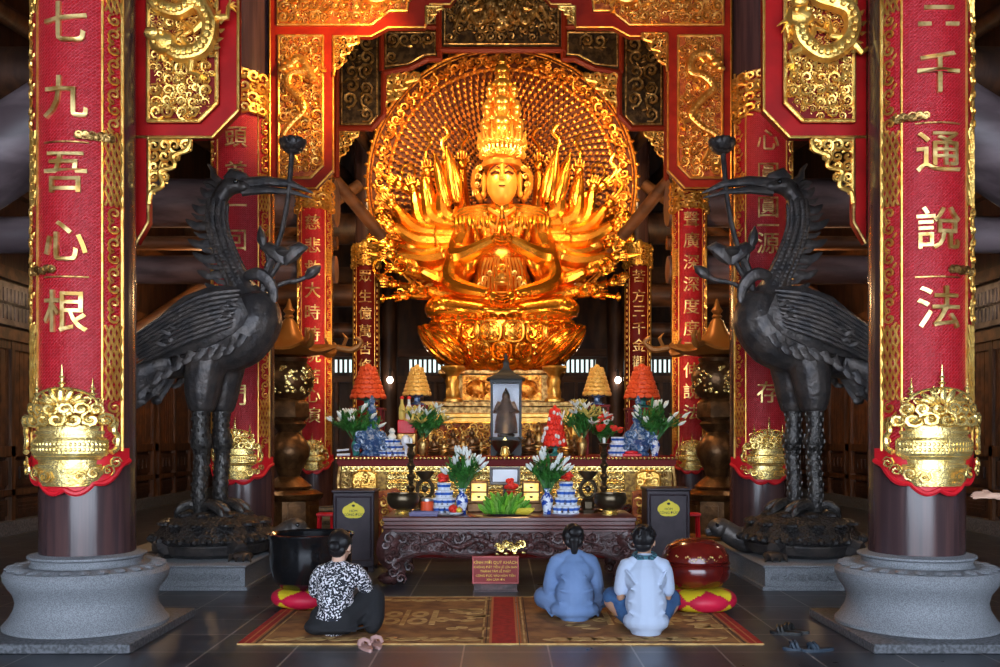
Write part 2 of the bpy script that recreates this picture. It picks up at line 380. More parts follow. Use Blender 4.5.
# ---------------------------------------------------------------- the hall
def struct(name,mb,m,label=None):
    o=mb.build(name,m); o['kind']='structure'; o['label']=label or name.replace('_',' '); return o
b=MB(); b.box(-9,9,-3,31,-.1,0); struct('floor',b,M['floor'],'dark slate tiled floor of the prayer hall')
b=MB(); b.box(-9,9,-3,31,12.5,12.7); struct('ceiling',b,M['wood'],'dark timber ceiling of the hall')
for sd,nm in ((-1,'left'),(1,'right')):
    b=MB(); x=8.0*sd
    b.box(x,x+.25*sd,-3,31,0,12.5); w=struct('wall_'+nm,b,M['wood'],'dark timber side wall of the hall on the %s'%nm)
    b=MB(); b.box(x,x-.18*sd,-3,30,0,.22,bev=0); struct('baseboard_'+nm,b,M['stone_dark'],'stone kerb along the %s wall'%nm)
    b=MB(); b.box(x,x-.14*sd,-3,30,3.12,3.30); b.box(x,x-.10*sd,-3,30,4.1,4.3); b.box(x,x-.16*sd,-3,30,5.5,5.8); struct('trim_%d'%(1 if sd<0 else 2),b,M['wood_warm'],'timber rails along the %s wall'%nm)
# plank doors down both side walls and lit lattices above them
n=0; wn=0
for sd in (-1,1):
    x=8.0*sd
    for k in range(6):
        y0=14.2+k*2.55; y1=y0+2.3
        fr=MB(); fr.box(x,x-.12*sd,y0,y0+.12,.22,3.12); fr.box(x,x-.12*sd,y1-.12,y1,.22,3.12); fr.box(x,x-.11*sd,y0,y1,1.25,1.42); fr.box(x,x-.11*sd,y0,y1,.62,.72); fr.box(x,x-.1*sd,y0,y1,2.98,3.12); fr.box(x,x-.11*sd,(y0+y1)/2-.06,(y0+y1)/2+.06,.22,3.12)
        n+=1; d=fr.build('door_%d'%n,M['wood_door']); tag(d,'plank door in the %s wall'%('left' if sd<0 else 'right'),kind='structure')
        pl=MB()
        q=7
        for i in range(q*2):
            a=y0+.13+i*(y1-y0-.26)/(q*2); pl.box(x,x-.06*sd,a,a+(y1-y0-.26)/(q*2)-.02,1.42,2.98)
        pl.build('plank_panel',M['wood_warm'],d)
        pl=MB()
        for i in range(2):
            a=y0+.2+i*1.07; pl.box(x,x-.07*sd,a,a+.82,.78,1.18,bev=0); pl.box(x,x-.07*sd,a,a+.82,.3,.56)
            for j in range(3): pl.box(x-.07*sd,x-.10*sd,a+.12+j*.22,a+.22+j*.22,.88,1.08); pl.box(x-.07*sd,x-.09*sd,a+.1,a+.72,.36+j*.06,.38+j*.06)
        pl.build('carved_panel',M['wood'],d)
    for y0 in (14.6,) if sd<0 else (14.6,):
        wn+=1; b=MB(); b.box(x-.02*sd,x-.04*sd,y0,y0+1.5,3.45,3.95); w=b.build('window_%d'%wn,M['slit']); tag(w,'small latticed opening high in the %s wall'%('left' if sd<0 else 'right'),kind='structure')
        b=MB()
        for i in range(13): b.box(x-.03*sd,x-.10*sd,y0+i*.118,y0+i*.118+.075,3.45,3.95)
        b.box(x-.03*sd,x-.1*sd,y0-.1,y0+1.6,3.36,3.45); b.box(x-.03*sd,x-.1*sd,y0-.1,y0+1.6,3.95,4.04); b.box(x-.03*sd,x-.1*sd,y0,y0+1.5,3.68,3.73)
        b.build('window_bars',M['wood_log'],w)
b=MB(); b.box(-9,-6.5,-3.3,-3,0,12.5); b.box(6.5,9,-3.3,-3,0,12.5); b.box(-6.5,6.5,-3.3,-3,6.2,12.5); struct('wall_front',b,M['wood'],'unseen entrance wall added to hold back daylight, with a wide opening')  # unseen, added so daylight falls off towards the back of the hall
b=MB(); b.box(-9,9,30,30.3,0,12.5); struct('wall_back',b,M['wood'],'dark timber rear wall behind the statue')
b=MB()
for i in range(36):
    x=-7.9+i*.443; b.box(x,x+.1,29.85,30,0,3.3)
b.box(-8,8,29.8,30,3.3,3.5); b.box(-8,8,29.8,30,4.1,4.35); b.box(-8,8,29.7,30,6.4,6.9); struct('trim_3',b,M['wood_warm'],'timber battens of the rear wall')
for (x0,x1) in ((-5.3,-4.6),(-2.95,-1.4),(1.4,2.95),(4.6,5.3)):
    wn+=1; b=MB(); b.box(x0,x1,29.96,29.98,3.62,4.02); w=b.build('window_%d'%wn,M['slit']); tag(w,'row of daylit slits in the rear wall',kind='structure')
    b=MB(); k=int((x1-x0)/.15)
    for i in range(k+1): b.box(x0+i*.15-.03,x0+i*.15+.035,29.88,29.97,3.6,4.04)
    b.build('window_bars',M['wood'],w)
# posts at the rear carrying the lamps
tn=3
for sx in (-1,1):
    tn+=1; b=MB(); xx=sx*3.28; b.lathe((xx,27.5,0),[(.25,0),(.25,12.5)],16); struct('trim_%d'%tn,b,M['wood'],'dark round post at the rear %s'%('left' if sx<0 else 'right'))
# roof timbers over the side aisles : logs across, braces along
def log(p,q,r,m,label,n=14):
    global tn
    tn+=1; b=MB(); b.tube([p,(V(p)+V(q))/2,q],[r,r*1.03,r],n); return struct('trim_%d'%tn,b,m,label)
for sd,nm in ((-1,'left'),(1,'right')):
    for (D,z,r,m) in ((17.8,5.95,.44,'wood_log'),(17.8,4.70,.26,'wood_log'),(17.9,5.22,.13,'wood_warm'),(13.2,6.6,.36,'wood'),(24.3,6.9,.4,'wood'),(24.3,5.2,.3,'wood_warm'),(24.3,4.3,.2,'wood'),(8.2,7.6,.4,'wood')):
        log((3.1*sd,D,z),(8*sd,D,z),r,M[m],'round timber tie beam across the %s aisle'%nm)
    log((3.6*sd,8.35,4.55),(6.4*sd,8.35,2.75),.36,M['wood_log'],'sloping grey log beside the front %s column'%nm)
    log((3.62*sd,8.9,3.45),(8*sd,8.9,3.45),.17,M['wood_log'],'grey cross log behind the front %s column'%nm)
    for y in (20.5,):
        log((8*sd,y,3.8),(3.4*sd,y+2.2,7.6),.14,M['wood_warm'],'slanting brace over the %s aisle'%nm)
    log((3.3*sd,17.95,6.6),(2.38*sd,18.9,5.55),.12,M['wood_warm'],'slanting timber brace beside the halo, %s side'%nm)
    for k in range(4):
        log((3.3*sd+k*1.3*sd,7.6,7.0+k*0),(3.3*sd+k*1.3*sd,30,9.5),.14,M['wood'],'long rafter over the %s aisle'%nm)
for z,D in ((10.6,18.2),(10.9,24.2),(10.2,13.3)):
    log((-3.3,D,z),(3.3,D,z),.35,M['wood'],'main timber beam across the nave at depth %d'%D)
# ---------------------------------------------------------------- columns
ROWS=[(7.55,.358,3.29),(12.75,.39,3.45),(17.6,.31,3.44),(24.1,.33,3.42)]
rown=['front','second','third','rear']
CH={(0,-1):[('七',22),('九',97),('吾',172),('心',241),('根',311)],
    (0,1):[('三',8),('千',72),('通',152),('說',228),('法',307)],
    (1,-1):[('頭',137),('首',172),('一',205),('回',240),('淨',290),('月',345),('門',395)],
    (1,1):[('心',140),('圓',173),('圓',207),('一',225),('源',243),('真',300),('常',347),('存',392)],
    (2,-1):[('慈',222),('悲',245),('救',268),('大',290),('時',312),('時',334),('現',355),('苦',376),('心',395),('演',415)],
    (2,1):[('聲',219),('廣',240),('深',262),('深',284),('度',306),('度',328),('王',349),('伸',370),('說',391),('法',412)],
    (3,-1):[('眾',276),('生',296),('億',313),('萬',331),('苦',348),('修',365),('佛',381)],
    (3,1):[('苦',276),('方',296),('三',311),('千',328),('金',345),('觀',362),('音',379)]}
def cyl_xf(cx,cy,R,rot=0):
    """flat (u, -depth, z) wrapped on a column whose panel faces the hall door"""
    def f(p):
        u,d,z=p; a=u/R+rot; r=R-d; return V((cx+r*sin(a), cy-r*cos(a), z))
    return f
def shell(cx,cy,r0,r1,a0,a1,prof0,prof1,n=22,mi=0,mb=None):
    """curved slab between radii; lower and upper edges are functions of the angle"""
    vs=[];fs=[]
    for i in range(n+1):
        t=i/n; a=a0+(a1-a0)*t; za=prof0(a); zb=prof1(a)
        for (r,z) in ((r0,za),(r1,za),(r1,zb),(r0,zb)): vs.append((cx+r*sin(a),cy-r*cos(a),z))
    for i in range(n):
        for k in range(4):
            l=(k+1)%4; fs.append((i*4+k,i*4+l,(i+1)*4+l,(i+1)*4+k))
    fs.append((0,1,2,3)); fs.append((n*4+3,n*4+2,n*4+1,n*4))
    mb.add(vs,fs)
def burner(cx,cy,R,z0,z1,parent,seed,m,full=True):
    """gilded incense burner in relief on a curved board, z0 foot, z1 top of the lid"""
    b=MB(cyl_xf(cx,cy,R)); h=z1-z0; w=h*.40; rnd=random.Random(seed)
    def band(za,zb,wa,wb,d,dd=.0):
        n=12; vs=[];fs=[]
        for i in range(n+1):
            t=-1+2*i/n; bulge=d*(1-.75*abs(t)**2.5)
            vs+=[(t*wa,0,za),(t*wa,-bulge,za),(t*wb,-bulge-dd,zb),(t*wb,0,zb)]
        for i in range(n):
            for k in range(3): fs.append((i*4+k,i*4+4+k,i*4+5+k,i*4+1+k))
        fs.append((0,1,2,3)); fs.append((n*4+3,n*4+2,n*4+1,n*4)); b.add(vs,fs)
    band(z0+.02*h,z0+.20*h,w*.62,w*.98,h*.05,.01)     # feet with cloud carving
    for s in (-1,1):
        for q in range(3):
            curl(b,s*w*(.35+.28*q),z0+h*(.11+.03*q),-h*.05,h*.12,rnd,s)
    band(z0+.19*h,z0+.225*h,w*.82,w*.82,h*.10); band(z0+.225*h,z0+.27*h,w*.70,w*.72,h*.07); band(z0+.27*h,z0+.30*h,w*.80,w*.86,h*.085,.01)
    band(z0+.30*h,z0+.33*h,w*.92,w*.97,h*.09,.008); band(z0+.33*h,z0+.45*h,w*.97,w*.97,h*.10); band(z0+.45*h,z0+.48*h,w*.97,w*.90,h*.10,-.008)
    band(z0+.48*h,z0+.51*h,w*.80,w*.80,h*.075); band(z0+.51*h,z0+.545*h,w*.88,w*.88,h*.095); band(z0+.545*h,z0+.59*h,w*.74,w*.80,h*.075)
    for i in range(22):
        x=(-.86+1.72*i/21)*w; 
        for zz in (.365,.415): b.ell((x,-h*.10*(1-.75*abs(x/(w*.97))**2.5),z0+h*zz),(h*.016,h*.008,h*.022),5,4)
    for s in (-1,1):      # handles
        pts=[(s*w*.98,-h*.07,z0+h*.34),(s*w*1.13,-h*.05,z0+h*.38),(s*w*1.17,-h*.04,z0+h*.48),(s*w*1.06,-h*.06,z0+h*.54),(s*w*1.12,-h*.04,z0+h*.62)]
        p2,_=smooth_path(pts,5,[1]*5); b.tube(p2,h*.028,7)
        curl(b,s*w*1.12,z0+h*.44,-h*.02,h*.10,rnd,s); curl(b,s*w*1.10,z0+h*.24,-h*.03,h*.12,rnd,s); curl(b,s*w*1.0,z0+h*.63,-h*.04,h*.1,rnd,-s)
    # lid: two rows of swirling clouds and a dome of petals
    for (zz,ww,k,sz) in ((.645,1.0,7,.15),(.745,.80,6,.13)):
        for i in range(k):
            t=-1+2*(i+.5)/k; x=t*w*ww
            b.ell((x,-h*.05*(1.3-abs(t)),z0+h*zz),(w*ww/k*1.25,h*.06,h*.055),10,6); curl(b,x,z0+h*zz,-h*.10*(1.2-.7*abs(t)),h*sz,rnd,1 if t>0 else -1,tr=.1)
    pts=[(w*.72*cos(a),-h*.06,z0+h*.78+h*.16*sin(a)) for a in [pi*i/14 for i in range(15)]]; b.tube(pts,h*.014,6)
    for i in range(7):
        a=pi*(i+.5)/7; b.ell((w*.36*cos(a),-h*.07,z0+h*.80+h*.07*sin(a)),(h*.03,h*.03,h*.085),7,5,rot=Matrix.Rotation(pi/2-a,3,'Y'))
    for (x,zb,zt) in ((0,.93,1.16),(-w*.62,.84,1.04),(w*.62,.84,1.04)):     # slender finials
        b.tube([(x,-h*.05,z0+h*zb),(x,-h*.05,z0+h*(zb+zt)/2),(x,-h*.05,z0+h*zt)],[h*.02,h*.012,h*.003],6)
        for q in (.25,.5): zq=z0+h*(zb+(zt-zb)*q); b.ell((x,-h*.05,zq),(h*.045*(1.1-q),h*.02,h*.014),8,4)
        curl(b,x-h*.05,z0+h*(zb-.01),-h*.03,h*.08,rnd,1); curl(b,x+h*.05,z0+h*(zb-.01),-h*.03,h*.08,rnd,-1)
    return b.build('incense_burner_relief',m,parent)
LET={}
for ri,(D,r,cxx) in enumerate(ROWS):
    for sd in (-1,1):
        cx=cxx*sd; side='left' if sd<0 else 'right'; nm='%s %s'%(rown[ri],side)
        # shaft
        b=MB(); b.lathe((cx,D,0),[(r,.60 if ri==0 else .27),(r,2.2),(r*.985,11)],40)
        o=b.build('wooden_column',M['shaft']); tag(o,'dark lacquered timber column, %s of the nave'%nm,'column','round columns of the nave')
        # stone base
        k,kz=(.93,1) if ri==0 else (.78,.40); base=thing('stone_column_base','bulging grey stone base under the %s column'%nm,'column base',(cx,D,0),'stone bases of the columns')
        b=MB(); z=.075
        b.lathe((cx,D,0),[(r_*k,z+z_*kz) for r_,z_ in ((.62,0),(.66,.005),(.66,.03),(.62,.07),(.575,.14),(.56,.20),(.58,.27),(.625,.33),(.655,.38),(.66,.42),(.635,.455),(.57,.475),(.46,.48),(.43,.48))],56)
        b.build('drum',M['stone'],base)
        b=MB(); b.lathe((cx,D,0),[(r_*k,z+z_*kz) for r_,z_ in ((.43,.47),(.46,.475),(.44,.50),(.445,.53),(.475,.545),(.475,.56),(.42,.57),(.405,.575))],48)
        b.build('neck_ring',M['stone'],base)
        b=MB()
        for i in range(26):
            a=2*pi*i/26; b.ell((cx+.56*k*cos(a),D+.56*k*sin(a),z+.468*kz),(.085*k,.055*k,.022),8,4,rot=Matrix.Rotation(a,3,'Z'))
        b.build('petal_ring',M['stone'],base)
        b=MB(); b.box(cx-.67*k,cx+.67*k,D-.80*k,D+.76*k,0,.075,bev=.008); b.build('floor_slab',M['stone_dark'],base)
        # couplet board
        R=r+.04; R0=r+.006; z0=(1.15,.98,.93,1.25)[ri]; ztop=(6.5,6.35,6.3,6.45)[ri]
        bd=thing('couplet_board','curved red couplet board with gilded characters wrapped round the %s column'%nm,'couplet board',(cx,D,z0),'red couplet boards on the columns')
        A=radians(62); Bm=radians(38)
        arch=lambda a,zt=ztop: zt-.10*abs(a/A)**3
        b=MB(); shell(cx,D,R0,R,-A,A,lambda a:z0+.30,arch,26,mb=b); b.build('backing',M['brocade'] if ri<3 else M['red_dark'],bd)  # rear pair in a darker red, the dimmer light there put into the colour
        # scalloped red foot
        def foot(a,z0=z0):
            t=a/A; return z0-.02+.20*abs(t)**2-.045*abs(sin(t*6.6))+.03
        b=MB(); shell(cx,D,R0,R+.012,-radians(70),radians(70),foot,lambda a:z0+.32,44,mb=b)
        pts=[]
        for i in range(45):
            a=-radians(70)+radians(140)*i/44; pts.append((cx+(R+.012)*sin(a),D-(R+.012)*cos(a),foot(a)+.005))
        b.tube(pts,.022,7); b.build('scalloped_foot',M['red_bright'],bd)
        xf=cyl_xf(cx,D,R)
        # gold lines
        b=MB(xf)
        zb=z0+.30
        for u,w_ in ((-Bm*R,.010),(Bm*R,.010),(-A*R+.012,.016),(A*R-.012,.016)):
            b.tube([(u,-.004,zb+(ztop-zb)*i/30) for i in range(31)],w_,6)
        b.tube([(u_*R,-.004,ztop-.02-.1*abs(u_/A)**3) for u_ in [(-A+2*A*i/16) for i in range(17)]],.016,6)
        b.build('gilded_edging',M['gold'],bd)
        # side borders: scrolls and lattice by turns
        s=(A-Bm)*R*.72; mid=(A+Bm)/2*R; sec=z0+.55+(.16 if ri==0 else 0)
        for sg in (-1,1):
            b=MB(xf); rnd=random.Random(11+ri*2+sd); zz=zb+.22; step=s*.95; i=0
            while zz<ztop-.25:
                ph=((zz-sec)%1.5)
                if ri==3: b.ell((sg*mid,-.01,zz),(s*.3,.02,s*.45),6,4)
                elif ph<.52:
                    for q in range(3):
                        u=sg*mid+(q-1)*s*.36; b.tube([(u-s*.18,-.010,zz-s*.48),(u+s*.18,-.010,zz+s*.48)],s*.085,5); b.tube([(u+s*.18,-.014,zz-s*.48),(u-s*.18,-.014,zz+s*.48)],s*.085,5)
                    b.ell((sg*mid,-.01,zz),s*.14,6,4)
                else:
                    curl(b,sg*mid,zz,0,s*.82,rnd,1 if i%2 else -1,a0=(pi/2 if i%2 else -pi/2),turn=1.15,tr=.09)
                    b.ell((sg*mid+s*.28*(1 if i%2 else -1),-.01,zz-s*.45),(s*.10,.012,s*.24),6,4,rot=Matrix.Rotation(.6*(1 if i%2 else -1),3,'Y'))
                zz+=step if ri<3 else s*1.3; i+=1
            b.build('scroll_border',M['gold'],bd)
        # little cloud dividers between characters on the front boards
        if ri==0:
            for zp,sg in ((137,1 if sd<0 else -1),(272,-1 if sd<0 else 1)):
                b=MB(xf)
                zc=Z(zp if sd<0 else (118 if zp==137 else 272),D-R); 
                b.tube([(-.17+.34*i/12,-.008,zc-.035) for i in range(13)],.008,5)
                for q in range(6): b.ell((sg*(.10+.04*q),-.012,zc+.02+.012*sin(q*2)),(.035,.022,.03),8,5); curl(b,sg*(.10+.045*q),zc+.02,-.01,.07,rnd)
                b.build('cloud_divider',M['gold_old'],bd)
        # top carving for the boards whose head shows
        if ri>0:
            b=MB(xf); rnd=random.Random(5)
            for i in range(9):
                u=(-1+2*i/8)*A*R*.9
                for q in range(4): curl(b,u,ztop-.09-q*.14-.09*abs(u/(A*R))**3,-.01,.17,rnd,1 if i%2 else -1,tr=.11)
            b.ell((0,-.04,ztop-.06),(.10,.05,.12),10,6); b.build('crest_carving',M['gold'],bd)
        # characters
        for ch,py in CH[(ri,sd)]:
            sz=(.34,.30,.30,.34)[ri]; zc=Z(py,D-R); k=(ch,ri)
            gv,gf=text_geo(ch,sz,.028,3,.007 if ri==0 else 0); b=MB(xf); b.add([(v[0]*1.0,v[1]-.012,v[2]+zc) for v in gv],gf)
            if zc<ztop: b.build('character',M['letter'],bd)
        burner(cx,D,R+.012,z0+.02,z0+(.82,.72,.62,.6)[ri],bd,ri*7+sd,M['gold_pale'])
# ---------------------------------------------------------------- carved canopies hung across the nave
def pxpoly(P,D): return [(X(x,D),Z(y,D)) for x,y in P]
def mirror(P,c=501): return [(2*c-x,y) for x,y in P][::-1]
def panel(parent,P,D,name,s,gold,back,seed,dr=None,beads=.035,keep=None,fine=True):
    """inset panel: sunk back board, beaded rim, scroll carving and perhaps a dragon; P in photo pixels at distance D"""
    Q=pxpoly(P,D); b=MB(); b.prism(Q,D-.012,D+.02); bo=b.build(name,back,parent)
    b=MB(); rim(b,shrink(Q,.015),D-.012,.018,bead=beads); b.build('beaded_rim',gold,bo)
    b=MB()
    if dr:
        for (path,r,sd) in dr: dragon(b,[(X(x,D),Z(y,D)) for x,y in path],r,D-.03,sd)
    if dr: b.build('dragon_relief',gold,bo)
    b=MB(); carve(b,shrink(Q,.03),D-.012,s,seed,keep=keep); carve(b,shrink(Q,.02),D-.006,s*.62,seed+50) if fine else None; b.build('scroll_carving',gold,bo)
    return bo
def frame_part(parent,polys,D,thick,m,name='frame',edge=.012,gold=None):
    b=MB()
    for P in polys: b.prism(pxpoly(P,D),D+.0,D+thick)
    o=b.build(name,m,parent)
    if gold:
        b=MB()
        for P in polys: rim(b,pxpoly(P,D),D,edge)
        b.build('gilded_line',gold,o)
    return o
def bracket(parent,px,py,w,h,D,sx,gold,seed):
    """open fretwork corner bracket hanging under a frame; (px,py) its inner corner"""
    b=MB(); rnd=random.Random(seed); x=X(px,D); z=Z(py,D)
    b.tube([(x,D-.02,z),(x+sx*w,D-.02,z)],.014,6); b.tube([(x,D-.02,z),(x,D-.02,z-h)],.014,6)
    s=w*.34
    for i in range(4):
        for j in range(6):
            u=(i+.5)/4; v=(j+.5)/6
            if u**.8+v**.8>1.12: continue
            curl(b,x+sx*u*w,z-v*h,D,s*(1.0-.3*v),rnd,sx if (i+j)%2 else -sx,tr=.11)
    pts=[(x+sx*w,D-.03,z),(x+sx*w*.93,D-.04,z-h*.16),(x+sx*w*.6,D-.04,z-h*.26),(x+sx*w*.62,D-.04,z-h*.42),(x+sx*w*.28,D-.04,z-h*.5),(x+sx*w*.34,D-.04,z-h*.72),(x+sx*.02,D-.03,z-h*.82),(x,D-.03,z-h)]
    p2=smooth_path(pts,5); b.tube(p2,w*.06,6)
    return b.build('fretwork_bracket',gold,parent)
# front canopy: two wings beside the front columns
for sd,nm in ((-1,'left'),(1,'right')):
    D=7.75; m_=(lambda P: P) if sd<0 else mirror
    t=thing('carved_canopy','red framed canopy wing with a gilded coiled dragon, beside the front %s column'%nm,'carved canopy',(X(186 if sd<0 else 816,D),D,Z(245,D)),'front canopy wings')
    outer=m_([(134,-150),(238,-150),(238,110),(212,137),(134,137)])
    frame_part(t,[outer],D+.03,.10,M['red'],gold=M['gold'])
    post=m_([(134,137),(148,137),(148,222),(136,243),(134,243)])
    frame_part(t,[post],D+.03,.10,M['red'],'hanging_post',gold=M['gold_old'])
    post=m_([(129,-150),(134.5,-150),(134.5,243),(129,243)])
    b=MB(); q=pxpoly(post,D); b.prism(q,D-.02,D+.1)
    for i in range(60): b.ell((q[1][0] if sd<0 else q[0][0],D-.02,Z(-148+i*6.5,D)),(.016,.016,.018),6,4)
    b.build('beaded_post',M['gold_dark'],t)
    P=m_([(147,-120),(219,-120),(219,104),(200,123),(147,123)])
    dr=[([(205,-100),(165,-75),(205,-48),(162,-25),(158,5),(180,16),(200,8),(213,28),(206,52),(184,58),(168,48)] if sd<0 else [(800,-100),(840,-75),(795,-50),(838,-22),(812,0),(845,14),(846,42),(822,58),(800,44),(796,22)],.066,3)]
    panel(t,P,D,'dragon_panel',.105,M['gold'],M['red_dark'],21+sd,dr,keep=lambda x,z: z<Z(68,7.75) or z>Z(-75,7.75) or random.Random(int(x*999+z*777)).random()<.55)
    bracket(t,150 if sd<0 else 852,141,.34,.52,D,-sd*1,M['gold'],4)
# second canopy, spanning the nave in front of the second columns
D=12.45
t=thing('carved_canopy','wide red canopy arch with tall serpent panels, second from the door','carved canopy',(0,D,Z(188,D)))
fl=[(270,-60),(505,-60),(505,-14),(465,-14),(450,4),(430,4),(425,27),(388,27),(371,36),(333,36),(333,170),(316,188),(270,188)]
frame_part(t,[fl],D+.02,.12,M['red_warm'],'left_frame',gold=M['gold_warm'])
frame_part(t,[mirror(fl,500.5)],D+.02,.12,M['red_warm'],'right_frame',gold=M['gold_warm'])
P=[(278,35),(324,35),(324,166),(311,179),(278,179)]
panel(t,P,D,'serpent_panel',.14,M['gold_warm'],M['gold_back'],31,[([(300,165),(292,150),(285,138),(293,125),(305,112),(300,98),(290,88),(292,76),(308,74),(316,84),(302,62),(290,68)],.055,5)],keep=lambda x,z: not(Z(150,12.45)<z<Z(60,12.45) and X(284,12.45)<x<X(316,12.45)) or random.Random(int(x*999+z*777)).random()<.45)
panel(t,mirror(P,500.5),D,'serpent_panel',.14,M['gold_warm'],M['gold_back'],32,[([(700,165),(708,150),(715,138),(700,128),(690,116),(700,102),(712,90),(702,78),(690,74),(692,60),(706,56),(715,66)],.055,6)],keep=lambda x,z: not(Z(150,12.45)<z<Z(55,12.45) and X(684,12.45)<x<X(716,12.45)) or random.Random(int(x*999+z*777)).random()<.45)
P=[(277,-50),(415,-50),(408,12),(390,12),(372,26),(277,26)]
panel(t,P,D,'upper_panel',.15,M['gold_warm'],M['gold_back'],33,[([(290,-30),(320,-10),(350,-20),(372,2),(395,-5),(408,-22)],.06,7)])
panel(t,mirror(P,500.5),D,'upper_panel',.15,M['gold_warm'],M['gold_back'],34,[([(720,-30),(690,-8),(655,-20),(630,2),(608,-5)],.06,8)])
bracket(t,334,38,.33,.50,D,1,M['gold_warm'],5); bracket(t,667,34,.33,.50,D,-1,M['gold_warm'],6)
bracket(t,426,7,.22,.26,D,1,M['gold'],7); bracket(t,575,7,.22,.26,D,-1,M['gold'],8)
# third canopy: dark carved panels around the halo
D=17.2
t=thing('carved_canopy','dark gilt canopy arch with red mouldings framing the halo','carved canopy',(0,D,Z(135,D)))
L=[(334,-40),(502,-40),(502,50),(440,50),(440,58),(428,58),(410,68),(384,72),(384,115),(372,128),(338,128),(334,128)]
def linered(b,P,D,r=.04):
    for i in range(len(P)-1): b.tube([(X(P[i][0],D),D-.03,Z(P[i][1],D)),(X(P[i+1][0],D),D-.03,Z(P[i+1][1],D))],r,6); b.ell((X(P[i][0],D),D-.03,Z(P[i][1],D)),r,6,4)
for mm,sn in ((lambda P:P,'left'),(lambda P:mirror(P,501.5),'right')):
    frame_part(t,[mm(L)],D+.03,.14,M['gold_dark'],sn+'_board')
    b=MB(); Lr=mm([(502,51),(440,51),(440,60),(428,60),(410,69),(384,74),(384,116),(372,129),(337,129)]); linered(b,Lr,D,.055)
    linered(b,mm([(382,30),(382,72)]),D,.05); linered(b,mm([(382,28),(439,28)]),D,.05); linered(b,mm([(439,0),(439,52)]),D,.06); linered(b,mm([(337,30),(337,178)]),D,.055)
    b.build('red_moulding',M['red_brown'],t)
    for P,nm_,sz in (([(341,36),(378,36),(378,116),(370,125),(341,125)],'tall_carved_panel',.27),([(385,32),(436,32),(436,55),(424,56),(408,65),(385,67)],'small_carved_panel',.24),([(341,-35),(436,-35),(436,25),(380,25),(380,33),(341,33)],'corner_carved_panel',.28)):
        panel(t,mm(P),D,nm_,sz,M['gold_old'],M['gold_dark'],41,None,beads=.05,fine=False)
    bx=339 if sn=='left' else 664; bracket(t,bx,132,.36,.55,D,1 if sn=='left' else -1,M['gold'],9)
    bx=386 if sn=='left' else 617; bracket(t,bx,75,.6,.6,D,1 if sn=='left' else -1,M['gold'],10)
panel(t,[(444,-35),(559,-35),(559,45),(444,45)],D,'top_carved_panel',.2,M['gold_old'],M['gold_dark'],44,[([(455,30),(465,10),(480,25),(490,8),(502,22)],.09,9),([(550,30),(540,8),(525,25),(515,8),(503,24)],.09,10)],beads=.05,fine=False)
# ---------------------------------------------------------------- the statue
SD=20.9; SK=.022
def S(px,py,dy=0): return V(((px-502)*SK, SD+dy, 1.55+(438-py)*SK))
st=thing('thousand_armed_statue','giant gilded seated statue with many arms in front of a round halo','statue',(0,SD,S(502,325).z))
hc=V((0,SD+1.1,Z(182,SD+1.1)))
# halo: disc, leaf border, rings of small hands
b=MB(); rot=Matrix.Rotation(pi/2,3,'X')
b.lathe((hc.x,SD+1.15,hc.z),[(0.05,0),(2.62,.0),(3.13,.02),(3.13,.14),(.05,.2)],96,axis=Matrix.Rotation(-pi/2,3,'X')); hd=b.build('halo',M['halo_back'],st)
b=MB(); y=SD+1.12
for r_,w_ in ((3.12,.04),(3.04,.02),(2.62,.04)): b.tube([(hc.x+r_*cos(a),y,hc.z+r_*sin(a)) for a in [2*pi*i/120 for i in range(120)]],w_,6,closed=True)
rnd=random.Random(3)
for i in range(96):
    a=2*pi*i/96; x=hc.x+2.83*cos(a); z=hc.z+2.83*sin(a)
    curl(b,x,z,y,.22,rnd,1 if i%2 else -1,tr=.12); rr=2.71 if i%2 else 2.97
    b.ell((hc.x+rr*cos(a+.03),y-.03,hc.z+rr*sin(a+.03)),(.09,.035,.045),8,5,rot=Matrix.Rotation(-a+.8,3,'Y'))
for i in range(72):
    a=2*pi*(i+.5)/72; b.ell((hc.x+3.15*cos(a),y,hc.z+3.15*sin(a)),(.07,.04,.045),7,5,rot=Matrix.Rotation(-a,3,'Y'))
for i in range(420):
    a=rnd.uniform(0,2*pi); rr=rnd.uniform(2.66,3.0); b.ell((hc.x+rr*cos(a),y-.02,hc.z+rr*sin(a)),(.07,.04,.028),6,4,rot=Matrix.Rotation(rnd.uniform(0,pi),3,'Y'))
b.build('halo_border',M['gold_halo'],hd)
def hand_unit(b,R):
    # palm cupped outwards with finger tips: points along +x local
    def e(c,r): b.ell(R[1]+R[0]@V(c),r,6,5,rot=R[0])
    e((-.01,.01,0),(.055,.016,.016)); e((.045,-.03,0),(.052,.040,.048)); e((.085,-.045,.0),(.020,.014,.018))
hp=[]
r=.42; k=0
while r<2.60:
    n=int(50+k*1.8) if k<6 else int(58+k*2.6)
    n=84
    if r<.9: n=60
    if r>1.6: n=98
    for i in range(n):
        a=2*pi*(i+(.5 if k%2 else 0))/n + (r*.10)
        if -2.3<a-(2*pi if a>pi else 0)<-.85: continue
        hp.append((r,a))
    r+=.118+.010*(r); k+=1
hp.sort(key=lambda q:-q[0])
proto=None
def handR(r,a): return (Matrix.Rotation(-a,3,'Y'), V((hc.x+r*cos(a),SD+1.09,hc.z+r*sin(a))))
b=MB()
for q in hp[100:]:
    R=handR(*q); sc_=.75+.25*q[0]/2.4; b.ell(R[1]+V((0,.015,0)),(.06*sc_,.014,.014*sc_),5,4,rot=R[0]); b.ell(R[1]+R[0]@V((.045*sc_,-.03,0)),(.050*sc_,.040,.046*sc_),7,5,rot=R[0])
o=b.build('small_hand_field',M['gold_halo'],hd); o['kind']='stuff'
